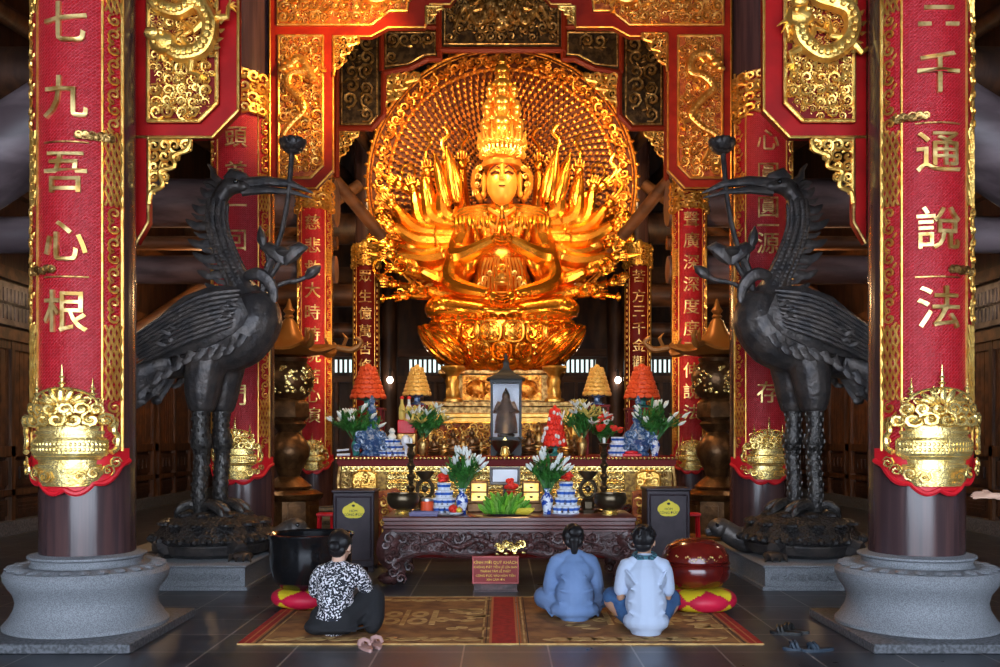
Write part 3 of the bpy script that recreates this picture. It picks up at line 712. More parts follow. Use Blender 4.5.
for i,q in enumerate(hp[:100]):
    R=handR(*q)
    if proto is None:
        b=MB(); hand_unit(b,(Matrix.Identity(3),V((0,0,0)))); proto=b.build('small_hand',M['gold_halo'],hd); h=proto; proto.location=(0,0,0)
        off=parent_world(hd)
        proto.data.transform(Matrix.Translation(V(off)))
    else: h=proto.copy(); C.objects.link(h); h.parent=hd
    h.location=R[1]-V(off); h.rotation_euler=R[0].to_euler()
# body
b=MB()
def cap(p,q,r0,r1,n=10,k=6):
    p=V(p);q=V(q); pts=[p.lerp(q,i/k) for i in range(k+1)]; b.tube(pts,[r0+(r1-r0)*i/k for i in range(k+1)],n); b.ell(p,r0,n,6); b.ell(q,r1,n,6)
b.ell(S(502,184,-.30),(.36,.38,.47),16,12)                     # head
b.ell(S(502,193,-.42),(.29,.28,.30),14,10); b.ell(S(502,200,-.40),(.16,.18,.13),12,8)
cap(S(502,200,-.15),S(502,218,-.05),.24,.30)
b.ell(S(502,228,0),(.86,.42,.46),18,12); b.ell(S(502,250,0),(.72,.42,.55),18,12); b.ell(S(502,282,.02),(.66,.44,.46),16,10); b.ell(S(502,300,.05),(.92,.55,.36),16,10)
for s in (-1,1):
    cap(S(502+s*30,219,0),S(502+s*40,226,0),.24,.24)
    cap(S(502+s*16,308,.0),S(502+s*58,312,-.55),.36,.32); cap(S(502+s*58,312,-.55),S(502-s*4,320,-1.05),.32,.20); b.ell(S(502+s*60,312,-.5),(.36,.42,.26),12,8)
    b.ell(S(502-s*12,318,-1.08),(.26,.16,.12),10,6)
body=b.build('body',M['gold_statue'],st); fuse(body,.035,4)
# face
b=MB(); b.ell(S(502,188.5,-.42),(.33,.30,.47),20,14)
fy=-.71
b.tube([S(502,173,fy+.05),S(502,183,fy-.02),S(502,187.5,fy-.05)],[.03,.04,.06],8); b.ell(S(502,188,fy-.04),(.075,.05,.035),8,5)
for s in (-1,1):
    b.ell(S(502+s*6.5,181,fy+.06),(.085,.05,.03),10,5); b.tube([S(502+s*2.2,177.5,fy+.03),S(502+s*6.5,175,fy+.03),S(502+s*11,178,fy+.1)],[.012,.02,.008],6)
    b.tube([S(502+s*3.5,181.5,fy+.02),S(502+s*7,180,fy+.01),S(502+s*10.5,181.8,fy+.06)],.010,5)
    b.ell(S(502+s*17.5,188,-.25),(.055,.10,.26),8,8); b.ell(S(502+s*18,197,-.25),(.06,.07,.08),8,6)
b.build('brow_and_ears',M['gold_skin'],st); b=MB()
for s in (-1,1): b.tube([S(502+s*2.6,181.9,fy+.0),S(502+s*6.5,180.6,fy-.01),S(502+s*11,182.2,fy+.05)],.026,6); b.tube([S(502+s*2.4,177.0,fy+.0),S(502+s*6.5,174.4,fy+.0),S(502+s*11.5,177.4,fy+.08)],.020,6)
b.tube([S(499,194.4,fy-.03),S(502,194.8,fy-.04),S(505,194.4,fy-.03)],.014,6)
b.build('dark_eye_lines',M['halo_back'],st); b=MB()
b.ell(S(502,193.5,fy+.01),(.085,.04,.022),10,5); b.ell(S(502,195,fy+.01),(.065,.04,.022),10,5); b.ell(S(502,174,fy+.04),.022,8,5)
b.build('face',M['gold_skin'],st)
# crown: jewelled band, then tiers of small heads
b=MB(); rnd=random.Random(9)
b.lathe(S(502,167,-.28),[(.40,-.10),(.44,-.03),(.41,.06),(.38,.16),(.34,.30),(.30,.50)],28,sy=1.02)
for i in range(15):
    a=-pi*.02-pi*(i/14)*.96; p=S(502,157,-.28)+V((.44*cos(a),.44*sin(a),0)); hgt=.26+.2*abs(sin(a))+(.14 if i%2 else 0)
    b.tube([p,p+V((.06*cos(a),.03*sin(a),hgt*.45)),p+V((.10*cos(a),.04*sin(a),hgt))],[.035,.055,.004],7); b.ell(p+V((.05*cos(a),.05*sin(a),hgt*.35)),.045,7,5)
    curl(b,p.x,p.z-.10,p.y-.05,.17,rnd,1 if i%2 else -1,tr=.12); curl(b,p.x*1.03,p.z+.12,p.y-.08,.13,rnd,-1 if i%2 else 1,tr=.12)
for s in (-1,1):
    pts=smooth_path([S(502+s*19,168,-.2),S(502+s*27,176,-.2),S(502+s*28,190,-.2),S(502+s*21,204,-.25)],5); b.tube(pts,.05,6,flat=2)
    for q in range(4): curl(b,S(502+s*(22+q*1.2),0).x,S(0,172+q*8).z,SD-.25,.16,rnd,s)
b.build('crown',M['gold_face'],st)
def small_head(b,px,py,dy,s):
    c=S(px,py,dy); b.ell(c,(.13*s,.14*s,.16*s),10,8); b.ell(c+V((0,-.13*s,-.01)),(.02*s,.03*s,.035*s),6,4)
    for e in (-1,1): b.ell(c+V((e*.05*s,-.125*s,.03*s)),(.028*s,.012,.010),6,4); b.ell(c+V((e*.135*s,0,-.03*s)),(.02*s,.03*s,.07*s),6,4)
    b.ell(c+V((0,-.125*s,-.07*s)),(.035*s,.015,.014*s),6,4); b.lathe(c+V((0,0,.07*s)),[(.145*s,0),(.16*s,.05*s),(.14*s,.11*s),(.05*s,.2*s)],12)
for (py,w,n,s) in ((139,.50,3,1.12),(118,.43,3,1.02),(99,.35,3,.9)):
    b=MB(); c=S(502,py+9,-.22); b.lathe(c,[(w*.8,-.05),(w,-.02),(w*1.02,.04),(w*.8,.07)],24)
    for i in range(16):
        a=2*pi*i/16; b.ell(c+V((w*cos(a),w*sin(a),0)),(.05,.05,.06),6,4)
    for k in (-1,0,1): small_head(b,502+k*13*(w/.43),py,-.22-(.30 if k==0 else .10)*w/.36,s*(1.1 if k==0 else .85))
    b.lathe(S(502,py+8,-.2),[(w*.6,0),(w*.55,.38)],16)
    b.build('crown_tier',M['gold_face'],st)
b=MB(); b.lathe(S(502,90,-.22),[(.24,-.05),(.27,0),(.22,.06),(.17,.1),(.15,.22)],18); small_head(b,502,82,-.3,1.0)
b.lathe(S(502,76,-.24),[(.17,-.04),(.15,.08),(.08,.14),(.10,.2),(.05,.27),(.015,.42)],14); b.build('crown_top',M['gold_face'],st)
# necklaces and chest ornament
b=MB()
for (w,top,bot,r_) in ((13,212,222,.028),(19,214,234,.026),(24,217,246,.022)):
    pts=smooth_path([S(502-w,top,-.32),S(502-w*.55,bot-5,-.46),S(502,bot,-.50),S(502+w*.55,bot-5,-.46),S(502+w,top,-.32)],8)
    for p in pts[::1]: b.ell(p,r_*1.5,6,4)
for i in range(11):
    x=502-22+i*4.4; L_=9+5*math.sin(pi*i/10); b.tube([S(x,222,-.40),S(x,222+L_,-.46)],[.03,.018],5); b.ell(S(x,223+L_,-.47),.04,6,4)
ac=S(502,282,-.62)
b.ell(ac+V((0,.02,-.10)),(.17,.08,.07),10,6); b.ell(ac+V((0,0,.02)),(.08,.07,.12),8,6); b.ell(ac+V((0,-.02,.17)),.06,8,6)
for e in (-1,1):
    b.tube([ac+V((e*.07,0,.09)),ac+V((e*.14,-.02,-.02)),ac+V((e*.03,-.06,-.07))],[.035,.03,.025],6)
    for q in range(5): b.tube(smooth_path([S(502+e*(3+q*3.2),262,-.50),S(502+e*(5+q*3.6),274,-.56+q*.02),S(502+e*(6+q*4),296,-.52+q*.03)],5),.03,6)
    for q in range(3): curl(b,ac.x+e*(.26+.1*q),ac.z+.10-.12*q,ac.y+.06+.05*q,.15,rnd,e)
for q in range(3): b.tube(smooth_path([S(476-q,293+q*2.5,-.40),S(488,296+q*2.5,-.58),S(502,297+q*2.5,-.62),S(516,296+q*2.5,-.58),S(528+q,293+q*2.5,-.40)],5),.03,6)
b.build('necklace',M['gold_face'],st)
# robe folds over the crossed legs and waist sash
b=MB()
for s in (-1,1):
    for q in range(8):
        pts=smooth_path([S(502+s*(10+q*3),299,-.55),S(502+s*(24+q*4),306+q*.6,-.78),S(502+s*(40+q*3.6),311+q*.4,-.86),S(502+s*(60+q*1.8),304+q*2.2,-.55)],6); b.tube(pts,.032,6,flat=.8)
    for q in range(5):
        pts=smooth_path([S(502+s*2,318+q*1.5,-1.05),S(502+s*(22+q*4),322-q,-1.12),S(502+s*(52+q*4),322-q*1.4,-.8),S(502+s*(68+q),312-q,-.45)],6); b.tube(pts,.045,6)
    for q in range(6):
        pts=smooth_path([S(502+s*(20+q*2),222+q*2,-.28),S(502+s*(26-q),240+q*3,-.44),S(502+s*(22-q*2),262,-.48),S(502+s*(26+q),296,-.42)],6); b.tube(pts,.035,6)
pts=smooth_path([S(462,300,-.3),S(480,303,-.6),S(502,305,-.7),S(524,303,-.6),S(542,300,-.3)],6); b.tube(pts,.07,8)
b.build('robe_folds',M['gold_statue'],st)
# arms
def arm(sh,el,wr,dy,item=None,r=.15,sleeve=True,side=-1,fold=1.0,dys=0):
    """shoulder, elbow, wrist in photo pixels; the hand opens past the wrist"""
    global b
    b=MB(); s=S(sh[0],sh[1],dys); e=S(el[0],el[1],dy*.6); w=S(wr[0],wr[1],dy); d=(w-e).normalized()
    r=r*1.22; pts,ws=smooth_path([s,e,w],7,[r*1.15,r*1.05,r*.55]); b.tube(pts,ws,9); b.ell(e,r,8,6)
    up=V((0,-1,0)); sid=d.cross(up).normalized()
    pc=w+d*.13; b.ell(pc,(.13,.055,.11),8,6,rot=Matrix((d,up,sid)).transposed())
    for f in range(4):
        t=(f-1.5)*.052; bb=pc+d*.10+sid*t; L_=(.15,.18,.17,.13)[f]; c1=bb+(d+sid*t*2).normalized()*L_*.55; c2=c1+(d*.75-up*-.35+sid*t).normalized()*L_*.5
        b.tube([bb,c1,c2],[.026,.024,.015],5)
    b.tube([pc+sid*.08*(-side),pc+sid*.15*(-side)+d*.05,pc+sid*.15*(-side)+d*.14],[.03,.026,.016],5)
    b.tube([w-d*.02+sid*.085*cos(a)+up*.085*sin(a) for a in [2*pi*i/10 for i in range(10)]],.026,5,closed=True)     # bracelet
    b.tube([s.lerp(e,.65)+((e-s).normalized().cross(up)*cos(a)+up*sin(a))*r*1.12 for a in [2*pi*i/10 for i in range(10)]],.03,5,closed=True)
    if sleeve:
        mid=e.lerp(w,.35); b.tube([mid,mid+V((0,.02,-.22)),mid+V((-.05*side,.04,-.42))+d*-.12],[r*.9,r*.75,r*.18],8,flat=.5)
    o=b.build('arm',M['gold_statue'],st)
    tip=pc+d*.24
    if item:
        b=MB()
        if item=='ring':
            c=tip+d*.12; b.tube([c+V((.15*cos(a),0,.17*sin(a))) for a in [2*pi*i/18 for i in range(18)]],.030,6,closed=True)
        elif item=='hook':
            b.tube(smooth_path([tip-d*.1,tip+d*.18,tip+d*.35+V((.14*-side,0,.05)),tip+d*.5+V((.02*-side,0,.10))],5),[.035]*15+[.02],6)
        elif item=='staff':
            b.tube([tip-d*.3,tip+d*.22],[.028,.028],6); b.ell(tip+d*.25,(.06,.06,.1),8,6)
            for k in range(4): b.ell(tip+d*(.0+.07*k),.05,6,4)
        elif item=='jewel':
            b.ell(tip,(.10,.10,.12),10,8)
            for k in range(5): a=2*pi*k/5; b.tube([tip+V((.09*cos(a),0,.09*sin(a))),tip+V((.16*cos(a),0,.18*sin(a)+.04))],[.035,.005],5)
        elif item=='ribbon':
            b.tube(smooth_path([tip-d*.1,tip+V((.12*side,0,.22)),tip+V((-.02*side,0,.42)),tip+V((.10*side,0,.60))],6),[.045]*18+[.012],6,flat=.5)
        elif item=='lotus':
            for k in range(6): a=-.9+1.8*k/5; b.ell(tip+V((.09*sin(a),0,.10*cos(a))),(.04,.03,.11),6,5,rot=Matrix.Rotation(a,3,'Y'))
        elif item=='sword':
            b.tube([tip-d*.05,tip+d*.3],[.06,.01],4,flat=.3); b.tube([tip-sid*.12,tip+sid*.12],.02,5)
        b.build('held_emblem',M['gold_statue'],o)
ARMS=[((474,222),(444,214),(447,172),-.15,'ribbon',.15),((470,224),(432,218),(428,178),-.05,'hook',.15),((468,228),(462,200),(462,168),.1,'hook',.13),
 ((464,230),(424,224),(414,192),.1,'ring',.14),((466,236),(420,232),(396,208),-.1,'lotus',.15),((466,240),(420,242),(396,229),-.25,'jewel',.15),
 ((464,242),(428,254),(397,246),-.1,'staff',.14),((466,246),(432,262),(398,259),-.35,'sword',.16),((466,252),(436,274),(404,271),-.2,'ring',.14),
 ((468,254),(446,281),(424,276),-.6,'ring',.15),((468,262),(444,292),(413,298),-.5,'staff',.14),((470,266),(452,296),(430,296),-.75,'jewel',.14),
 ((466,232),(436,206),(402,184),.25,'sword',.12),((464,236),(414,246),(388,240),.2,None,.11),((466,238),(408,222),(392,216),.3,'lotus',.11),((466,258),(425,288),(398,284),.1,'lotus',.11)]
for i,(a_,e_,w_,dy,it,r_) in enumerate(ARMS):
    for s in (-1,1):
        mm=(lambda p:p) if s<0 else (lambda p:(1004-p[0]+(2 if i%2 else -3),p[1]+(i*7%5-2)*.8))
        arm(mm(a_),mm(e_),mm(w_),dy,it if (s<0 or i%4) else 'ribbon',r_,side=s,sleeve=(i<8))
for s in (-1,1):      # praying pair and the pair resting in the lap
    arm((502+s*36,230),(502+s*43,262),(502+s*8,250),-1.0,None,.18,side=s,sleeve=True,dys=-.1)
    arm((502+s*34,236),(502+s*50,284),(502+s*14,301),-1.1,None,.16,side=s,sleeve=False,dys=-.1)
b=MB()
for s in (-1,1):
    b.ell(S(502+s*2.2,238,-1.1),(.06,.10,.20),10,8,rot=Matrix.Rotation(-s*.12,3,'Y'))
    for f in range(4): b.tube([S(502+s*2,232,-1.02-.05*f),S(502+s*1.4,220+f,-1.0-.05*f)],[.028,.012],6)
    b.tube([S(502+s*9,250,-1.0),S(502+s*3,243,-1.08)],[.10,.08],8)
b.build('praying_hands',M['gold_statue'],st)
for s in (-1,1):      # tall leaf-shaped sleeves of the raised arms
    for (px,py,tl,ln,dy) in ((49,178,.20,.62,-.35),(60,182,.28,.60,-.25),(75,190,.20,.42,-.1)):
        b=MB(); c=S(502+s*px,py,dy); R=Matrix.Rotation(s*tl,3,'Y'); b.tube(smooth_path([c+R@V((0,.05,-ln)),c+R@V((0,0,-ln*.3)),c+R@V((0,0,ln*.4)),c+R@V((0,0,ln))],4),[.05,.10,.14,.16,.17,.165,.15,.13,.11,.09,.06,.035,.012],12,flat=.6)
        b.tube([c+R@V((.03,-.11,-ln*.9)),c+R@V((.03,-.12,0)),c+R@V((0,-.03,ln*.9))],[.03,.03,.01],6); b.tube([c+R@V((-.08,-.09,-ln*.9)),c+R@V((-.06,-.09,0)),c+R@V((0,-.03,ln*.9))],[.025,.025,.01],6); b.build('pointed_sleeve',M['gold_statue'],st)
b=MB()
for s in (-1,1):
    for q in range(4): b.tube(smooth_path([S(502+s*7,209+q*3,-.26),S(502+s*24,211+q*3,-.34),S(502+s*40,213+q*3.4,-.24),S(502+s*54,222+q*4,-.05)],5),[.06]*15+[.02],7)
    for q in range(10): x=8+q*4.2; L_=10+7*abs(sin(q*1.9)); b.tube(smooth_path([S(502+s*x,221,-.40),S(502+s*(x+1.2*sin(q*2)),221+L_*.6,-.45),S(502+s*(x-1.5+2*sin(q*1.3)),221+L_*1.5,-.40)],4),[.035,.04,.045,.045,.045,.04,.035,.02,.01],6)
b.build('shawl_fringe',M['gold_statue'],st)
# lotus throne
lt=thing('lotus_throne','broad gilded lotus throne under the giant statue','lotus throne',(0,SD,S(0,372).z))
b=MB(); b.lathe(S(502,372),[(.9,-.02),(1.1,.02),(1.2,.12),(1.45,.42),(1.60,.75),(1.60,.98),(1.52,1.02),(.05,1.04)],60,sy=.85); b.build('core',M['gold_statue'],lt)
b=MB(); 
for i in range(60):
    a=2*pi*i/60; b.ell(S(502,325)+V((1.50*cos(a),1.50*.85*sin(a),.0)),(.12,.09,.10),6,4,rot=Matrix.Rotation(a,3,'Z'))
b.build('seat_rim',M['gold_statue'],lt)
for row,(r0,zc,h,n,off,lean) in enumerate(((1.56,.76,.27,22,0,.12),(1.40,.40,.24,22,.5,.45),(1.12,.10,.20,18,0,.9))):
    for i in range(n):
        a=2*pi*(i+off)/n
        if sin(a)>.35: continue
        b=MB(); cc=S(502,372)+V((r0*cos(a),r0*.86*sin(a),zc)); Rz=Matrix.Rotation(a,3,'Z')@Matrix.Rotation(lean,3,'Y')
        w_=.27*r0/1.6*(1 if row<2 else .9)
        b.ell(cc,(.09,w_,h),12,8,rot=Rz)
        if row<2:
            pts=[cc+Rz@V((.075,w_*.80*(abs(cos(t))**.6)*(1 if cos(t)>0 else -1),h*.80*(abs(sin(t))**.7)*(1 if sin(t)>0 else -1))) for t in [2*pi*k/20 for k in range(20)]]; b.tube(pts,.028,5,closed=True)
            for e in (-1,1):
                for ee in (-1,1): b.tube([cc+Rz@V((.10,e*(w_*.34+(.07-.05*k/9)*cos(k*.75)),ee*h*.30+(.08-.06*k/9)*sin(k*.75))) for k in range(10)],.020,5)
            b.ell(cc+Rz@V((.09,0,-h*.55)),(.03,.06,.05),7,5,rot=Rz); b.ell(cc+Rz@V((.09,0,h*.45)),(.03,.05,.05),7,5,rot=Rz)
        b.build('petal',M['gold_statue'],lt)
for s in (-1,1):   # great curled petals at both ends
    for q,(px,py,dy,k) in enumerate(((58,347,-.05,1.0),(50,350,-.75,.86))):
        b=MB(); c=S(502+s*px,py,dy); R=Matrix.Rotation(s*.85,3,'Y'); b.ell(c,(.33*k,.62,.66*k),16,12,rot=R)
        for f in (-.45,-.15,.15,.45):
            P_=[c+R@V((f*.5*k*cos(t)+s*.02,-.62*cos(t)*math.sqrt(max(0,1-f*f))*1.0,.66*k*sin(t))) for t in [-1.3+2.6*i/12 for i in range(13)]]; b.tube(P_,.028,5)
        pts=smooth_path([S(502+s*(px-14),py+17,dy-.45),S(502+s*(px+8),py+2,dy-.5),S(502+s*(px+20),py-12,dy-.35),S(502+s*(px+24),py-19,dy-.1)],6); b.tube(pts,.045,6)
        b.build('end_petal',M['gold_statue'],lt)
# pedestal beneath with carved posts
pt=thing('statue_pedestal','tall carved gilt pedestal with posts below the lotus throne','pedestal',(0,SD,0))
b=MB(); b.box(-1.55,1.55,19.9,22.2,0,2.3,bev=.03); b.box(-1.2,1.2,20.3,22,2.3,2.98,bev=.02); b.box(-1.7,1.7,19.75,22.3,2.2,2.32,bev=.02); b.box(-1.35,1.35,20.1,22.2,2.9,3.0,bev=.02); b.build('body',M['gold_old'],pt)
for sx in (-1.02,1.08):
    b=MB(); b.lathe((sx,19.7,2.3),[(.20,0),(.20,.05),(.13,.09),(.15,.2),(.12,.3),(.15,.42),(.12,.52),(.16,.6),(.22,.64),(.26,.70),(.24,.74)],14,mod=lambda a,k:1+.08*sin(5*a+k)); b.build('carved_post',M['gold'],pt)
for sx in (-.52,.52):
    b=MB(); b.box(sx-.32,sx+.32,20.2,20.26,2.36,2.88); b.ell((sx,20.2,2.6),(.26,.10,.2),10,6); carve(b,[(sx-.3,2.36),(sx+.3,2.36),(sx+.3,2.88),(sx-.3,2.88)],20.18,.14,7); b.build('carved_panel',M['gold_halo'],pt)
# ---------------------------------------------------------------- bronze cranes on tortoises
CD=10.6
def crane(sd):
    nm='left' if sd<0 else 'right'
    mx=507.5
    def K(px,py,dy=0):       # left-crane photo pixels; the right one is its mirror
        q=px if sd<0 else 2*mx-px
        return V((X(q,CD),CD+dy,Z(py,CD)))
    legc=K(212,512)
    t=thing('bronze_crane','tall dark bronze crane standing on a tortoise, on the %s and facing the nave'%nm,'crane statue',(legc.x,CD,.80),'pair of bronze cranes')
    u=CD/F
    b=MB()
    pts,ws=smooth_path([K(228,188),K(219,200),K(217,218),K(222,242),K(231,265),K(241,286),K(250,304)],6,[.09,.095,.095,.10,.115,.15,.22]); b.tube(pts,ws,14)
    pts,ws=smooth_path([K(250,298),K(255,318),K(240,338),K(215,350),K(180,362),K(150,374)],6,[.22,.31,.34,.30,.19,.06]); b.tube(pts,ws,16,flat=1.0)
    b.ell(K(262,316),(.20,.26,.28),12,8); b.ell(K(232,342),(.38,.30,.24),14,8)
    b.ell(K(231,186),(.14,.11,.095),12,8); b.ell(K(242,187),(.12,.09,.075),10,6)
    for (px,dy) in ((207,-.14),(219,.14)):
        pts,ws=smooth_path([K(px+10,345,dy),K(px+2,370,dy),K(px-1,395,dy),K(px-1,412,dy)],5,[.20,.22,.19,.13]); b.tube(pts,ws,12)
    body=b.build('body',M['bronze'],t); fuse(body,.022,3)
    # beak, crest, eye
    b=MB(); b.tube([K(242,184),K(266,181),K(292,184),K(313,193)],[.075,.060,.042,.010],8,flat=.8); b.build('upper_beak',M['bronze'],t)
    b=MB(); b.tube([K(242,191),K(266,190),K(292,192),K(312,198)],[.060,.042,.03,.008],8,flat=.8); b.build('lower_beak',M['bronze'],t)
    b=MB(); b.tube([K(226,180),K(232,174),K(244,178),K(252,184)],[.05,.075,.06,.02],8,flat=.6)
    b.tube([K(220,184),K(214,177),K(213,170),K(208,164)],[.06,.045,.03,.01],7); b.tube([K(218,186),K(209,182),K(203,183)],[.05,.03,.01],7); b.build('crest',M['bronze'],t)
    b=MB()
    for e in (-1,1): b.ell(K(238,184,e*.10),.028,8,6)
    b.build('eye',M['black_metal'],t)
    # ragged fin plumes down the back of the neck
    for i,(px,py,L_) in enumerate(((214,192,.15),(210,207,.20),(209,224,.26),(212,241,.27),(217,257,.27),(222,272,.28),(230,288,.28))):
        b=MB(); p=K(px,py); d=V((sd*1.0,0,-.10 if i%2 else .02)); 
        b.tube(smooth_path([p-d*.06,p+d*L_*.45+V((0,0,-.03)),p+d*L_*.8+V((0,0,.01)),p+d*L_+V((0,0,.05))],4),[.07,.065,.06,.052,.048,.045,.042,.04,.034,.028,.02,.014,.006],7,flat=.35,ref=(0,1,0)); 
        b.tube([p-d*.04+V((0,0,.05)),p+d*L_*.5+V((0,0,.07)),p+d*L_*.75+V((0,0,.12))],[.04,.03,.006],6,flat=.5,ref=(0,1,0)); b.build('neck_plume',M['bronze'],t)
    # scales on the neck and chest
    path=smooth_path([K(218,203),K(217,222),K(222,243),K(231,265),K(242,287)],6)
    for e in (-1,1):
        b=MB()
        for i,p in enumerate(path):
            r=.095+.05*i/len(path)
            for a in (-.9,-.3,.3,.9):
                q=p+V((-sd*sin(a)*r,e*cos(a)*r,0)); b.ell(q,(.032,.016,.045),6,4,rot=Matrix.Rotation(sd*.4,3,'Y'))
        b.build('neck_scales',M['bronze'],t)
    # wings: layered feathers
    for e,wn_ in ((-1,'near'),(1,'far')):
        b=MB(); y=e*.335
        pts,ws=smooth_path([K(250,306,y*.85),K(232,314,y),K(205,326,y*1.02),K(172,342,y*.9),K(143,355,y*.7)],6,[.18,.29,.31,.22,.06]); b.tube(pts,ws,14,flat=.24,ref=(0,1,0)); w_=b.build('wing',M['bronze'],t)
        b=MB()
        for q in range(9):
            f=q/8; a0=K(250-8*f,296+34*f,y+e*.07); a1=K(206-6*f,306+40*f,y*1.05+e*.11); a2=K(137+12*f,344+22*f,y*.75+e*.06)
            b.tube(smooth_path([a0,a1,a2],7),[.014,.022,.026,.028,.029,.03,.03,.03,.029,.028,.026,.024,.02,.014,.006],7,flat=.9,ref=(0,1,0))
        for r in range(2):
            for q in range(8):
                p=K(243-q*9-r*5,309+q*4+r*11,y*1.03+e*.10); b.ell(p,(.075,.016,.030),7,4,rot=Matrix.Rotation(sd*(-.35),3,'Y'))
        b.build('wing_feathers',M['bronze'],w_)
        b=MB()
        for q in range(9): 
            p=K(252-q*10,338+q*4.0+4*sin(q),y*1.0); b.tube(smooth_path([p,p+V((sd*.05,e*.02,-.10)),p+V((sd*.13,e*.01,-.11)),p+V((sd*.15,0,-.03))],3),[.05,.048,.045,.04,.035,.03,.025,.018,.012,.008],6,flat=.5,ref=(0,1,0))
        b.build('belly_fringe',M['bronze'],t)
    # tail
    b=MB()
    for i in range(11):
        f=i/10; dy=(-.22+.44*((i*4)%11)/10); p=K(178-f*16,362+f*4,dy); q=K(150-6*sin(i*2.2),372+f*14,dy*1.1); r=K(140+10*sin(i*1.7),385+f*24,dy*1.1)
        b.tube(smooth_path([p,q,r],4),[.09,.10,.10,.095,.09,.08,.06,.04,.015],7,flat=.4,ref=(0,1,0))
        b.ell(r+V((0,0,.05)),(.07,.03,.05),7,5)
    b.build('tail',M['bronze'],t)
    # legs and feet
    for (px,dy) in ((206,-.14),(219,.14)):
        b=MB(); prof=[]; p0=K(px,372,dy); p1=K(px-2,510,dy)
        k=26
        pts=[p0.lerp(p1,i/k)+V((0,.03*sin(i*.5),0)) for i in range(k+1)]; ws=[(.17-.009*i if i<9 else .088 if i<12 else .11 if i<15 else .08)*(1+.06*(i%2)) for i in range(k+1)]
        b.tube(pts,ws,10)
        for i in range(4,k,1):
            for a in range(6): an=a*pi/3+(i%2)*.5; b.ell(pts[i]+V((cos(an)*ws[i]*.95,sin(an)*ws[i]*.95,0)),(.016,.016,.026),5,4)
        lg=b.build('leg',M['bronze_leg'],t)
        for f,(ax,ay) in enumerate(((-sd*.30,-.16),(-sd*.34,.02),(-sd*.2,.20),(sd*.26,-.05))):
            b=MB(); q=K(px-2,508,dy); b.tube(smooth_path([q,q+V((ax*.4,ay*.4,.05)),q+V((ax*.8,ay*.8,.0)),q+V((ax,ay,-.09))],4),[.07,.065,.06,.055,.055,.055,.055,.05,.05,.045,.035,.02,.008],8); b.build('toe',M['bronze_leg'],lg)
    # lotus spray carried on the chest and through the beak
    g=M['bronze']
    def stem(P,r,name='stem'):
        b=MB(); b.tube(smooth_path([K(*p) for p in P],6),r,7); return b.build(name,g,t)
    def bloom(px,py,r,parent,tilt=0):
        b=MB(); c=K(px,py)
        for row,(n,rr,h,ln) in enumerate(((9,.55,.42,.5),(7,.35,.5,.25),(5,.15,.5,.05))):
            for i in range(n):
                a=2*pi*i/n+row; b.ell(c+V((cos(a)*r*rr,sin(a)*r*rr,r*.1)),(r*.20,r*.34,r*h),8,6,rot=Matrix.Rotation(a,3,'Z')@Matrix.Rotation(ln,3,'Y'))
        b.ell(c-V((0,0,r*.15)),(r*.5,r*.5,r*.3),10,6); b.build('lotus_bloom',g,parent)
    s1=stem([(263,300),(266,275),(276,250),(284,222),(289,190),(292,152)],[.05]*10+[.03]*21); bloom(293,147,.19,s1)
    s2=stem([(262,290),(274,272),(282,258),(285,250)],.03)
    b=MB(); c=K(284,250)
    for e in (-1,1): b.tube([c+V((0,0,-.16)),c+V((-sd*e*.08,0,-.04)),c+V((-sd*e*.19,0,.03)),c+V((-sd*e*.27,0,.03))],[.03,.10,.07,.01],8,flat=.8)
    b.ell(c+V((0,0,-.02)),(.12,.11,.06),10,6); b.build('lotus_leaf',g,s2)
    s3=stem([(266,292),(284,283),(300,280),(309,275)],.026); b=MB(); b.tube([K(306,278),K(311,273),K(317,269),K(321,266)],[.03,.065,.05,.008],8); b.build('lotus_bud',g,s3)
    s4=stem([(262,285),(268,265),(266,250),(263,244)],.024); b=MB(); b.tube([K(264,248),K(262,240),K(261,233),K(260,226)],[.025,.06,.045,.008],8); b.build('lotus_bud',g,s4)
    b=MB(); b.tube(smooth_path([K(246,278,-.1),K(262,276,-.12),K(274,288,-.1),K(276,304,-.1)],5),[.03,.05,.06,.065,.07,.07,.07,.07,.07,.07,.06,.06,.05,.05,.04,.03],8,flat=.6); b.build('chest_knot',g,t)
    # tortoise
    x0=X(214 if sd<0 else 2*mx-214,CD); y0=CD+.05
    sq=lambda p: V((x0+(p[0]-x0)*.80,y0+(p[1]-y0)*.86,.26+(p[2]-.26)*.93 if p[2]>.26 else .26))
    tt=thing('bronze_tortoise','bronze tortoise with raised head under the %s crane'%nm,'tortoise statue',(x0,y0,.262),'pair of bronze tortoises')
    b=MB(sq)
    b.ell((x0,y0,.40),(.78,.82,.30),24,10); b.tube(smooth_path([(x0-sd*.5,y0+.1,.40),(x0-sd*.80,y0+.16,.42),(x0-sd*1.0,y0+.2,.52)],4),[.22,.2,.18,.165,.15,.14,.14,.14,.14],10); b.ell((x0-sd*1.07,y0+.2,.55),(.18,.14,.12),12,8); b.tube([(x0-sd*1.12,y0+.2,.53),(x0-sd*1.27,y0+.2,.49)],[.09,.05],8)
    for (ax,ay) in ((-.5,-.62),(.5,-.66),(-.5,.62),(.5,.6)): 
        b.tube([(x0+ax*.8,y0+ay*.8,.42),(x0+ax*1.15,y0+ay*1.1,.36)],[.17,.10],8)
    body=b.build('body',M['bronze'],tt); 
    b=MB(sq); b.lathe((x0,y0,.42),[(.80,0),(.84,.04),(.80,.09),(.70,.20),(.52,.30),(.3,.36),(.02,.38)],32,sy=1.02); 
    for i in range(28): a=2*pi*i/28; b.ell((x0+.82*cos(a),y0+.84*sin(a),.47),(.075,.055,.05),7,5,rot=Matrix.Rotation(a,3,'Z'))
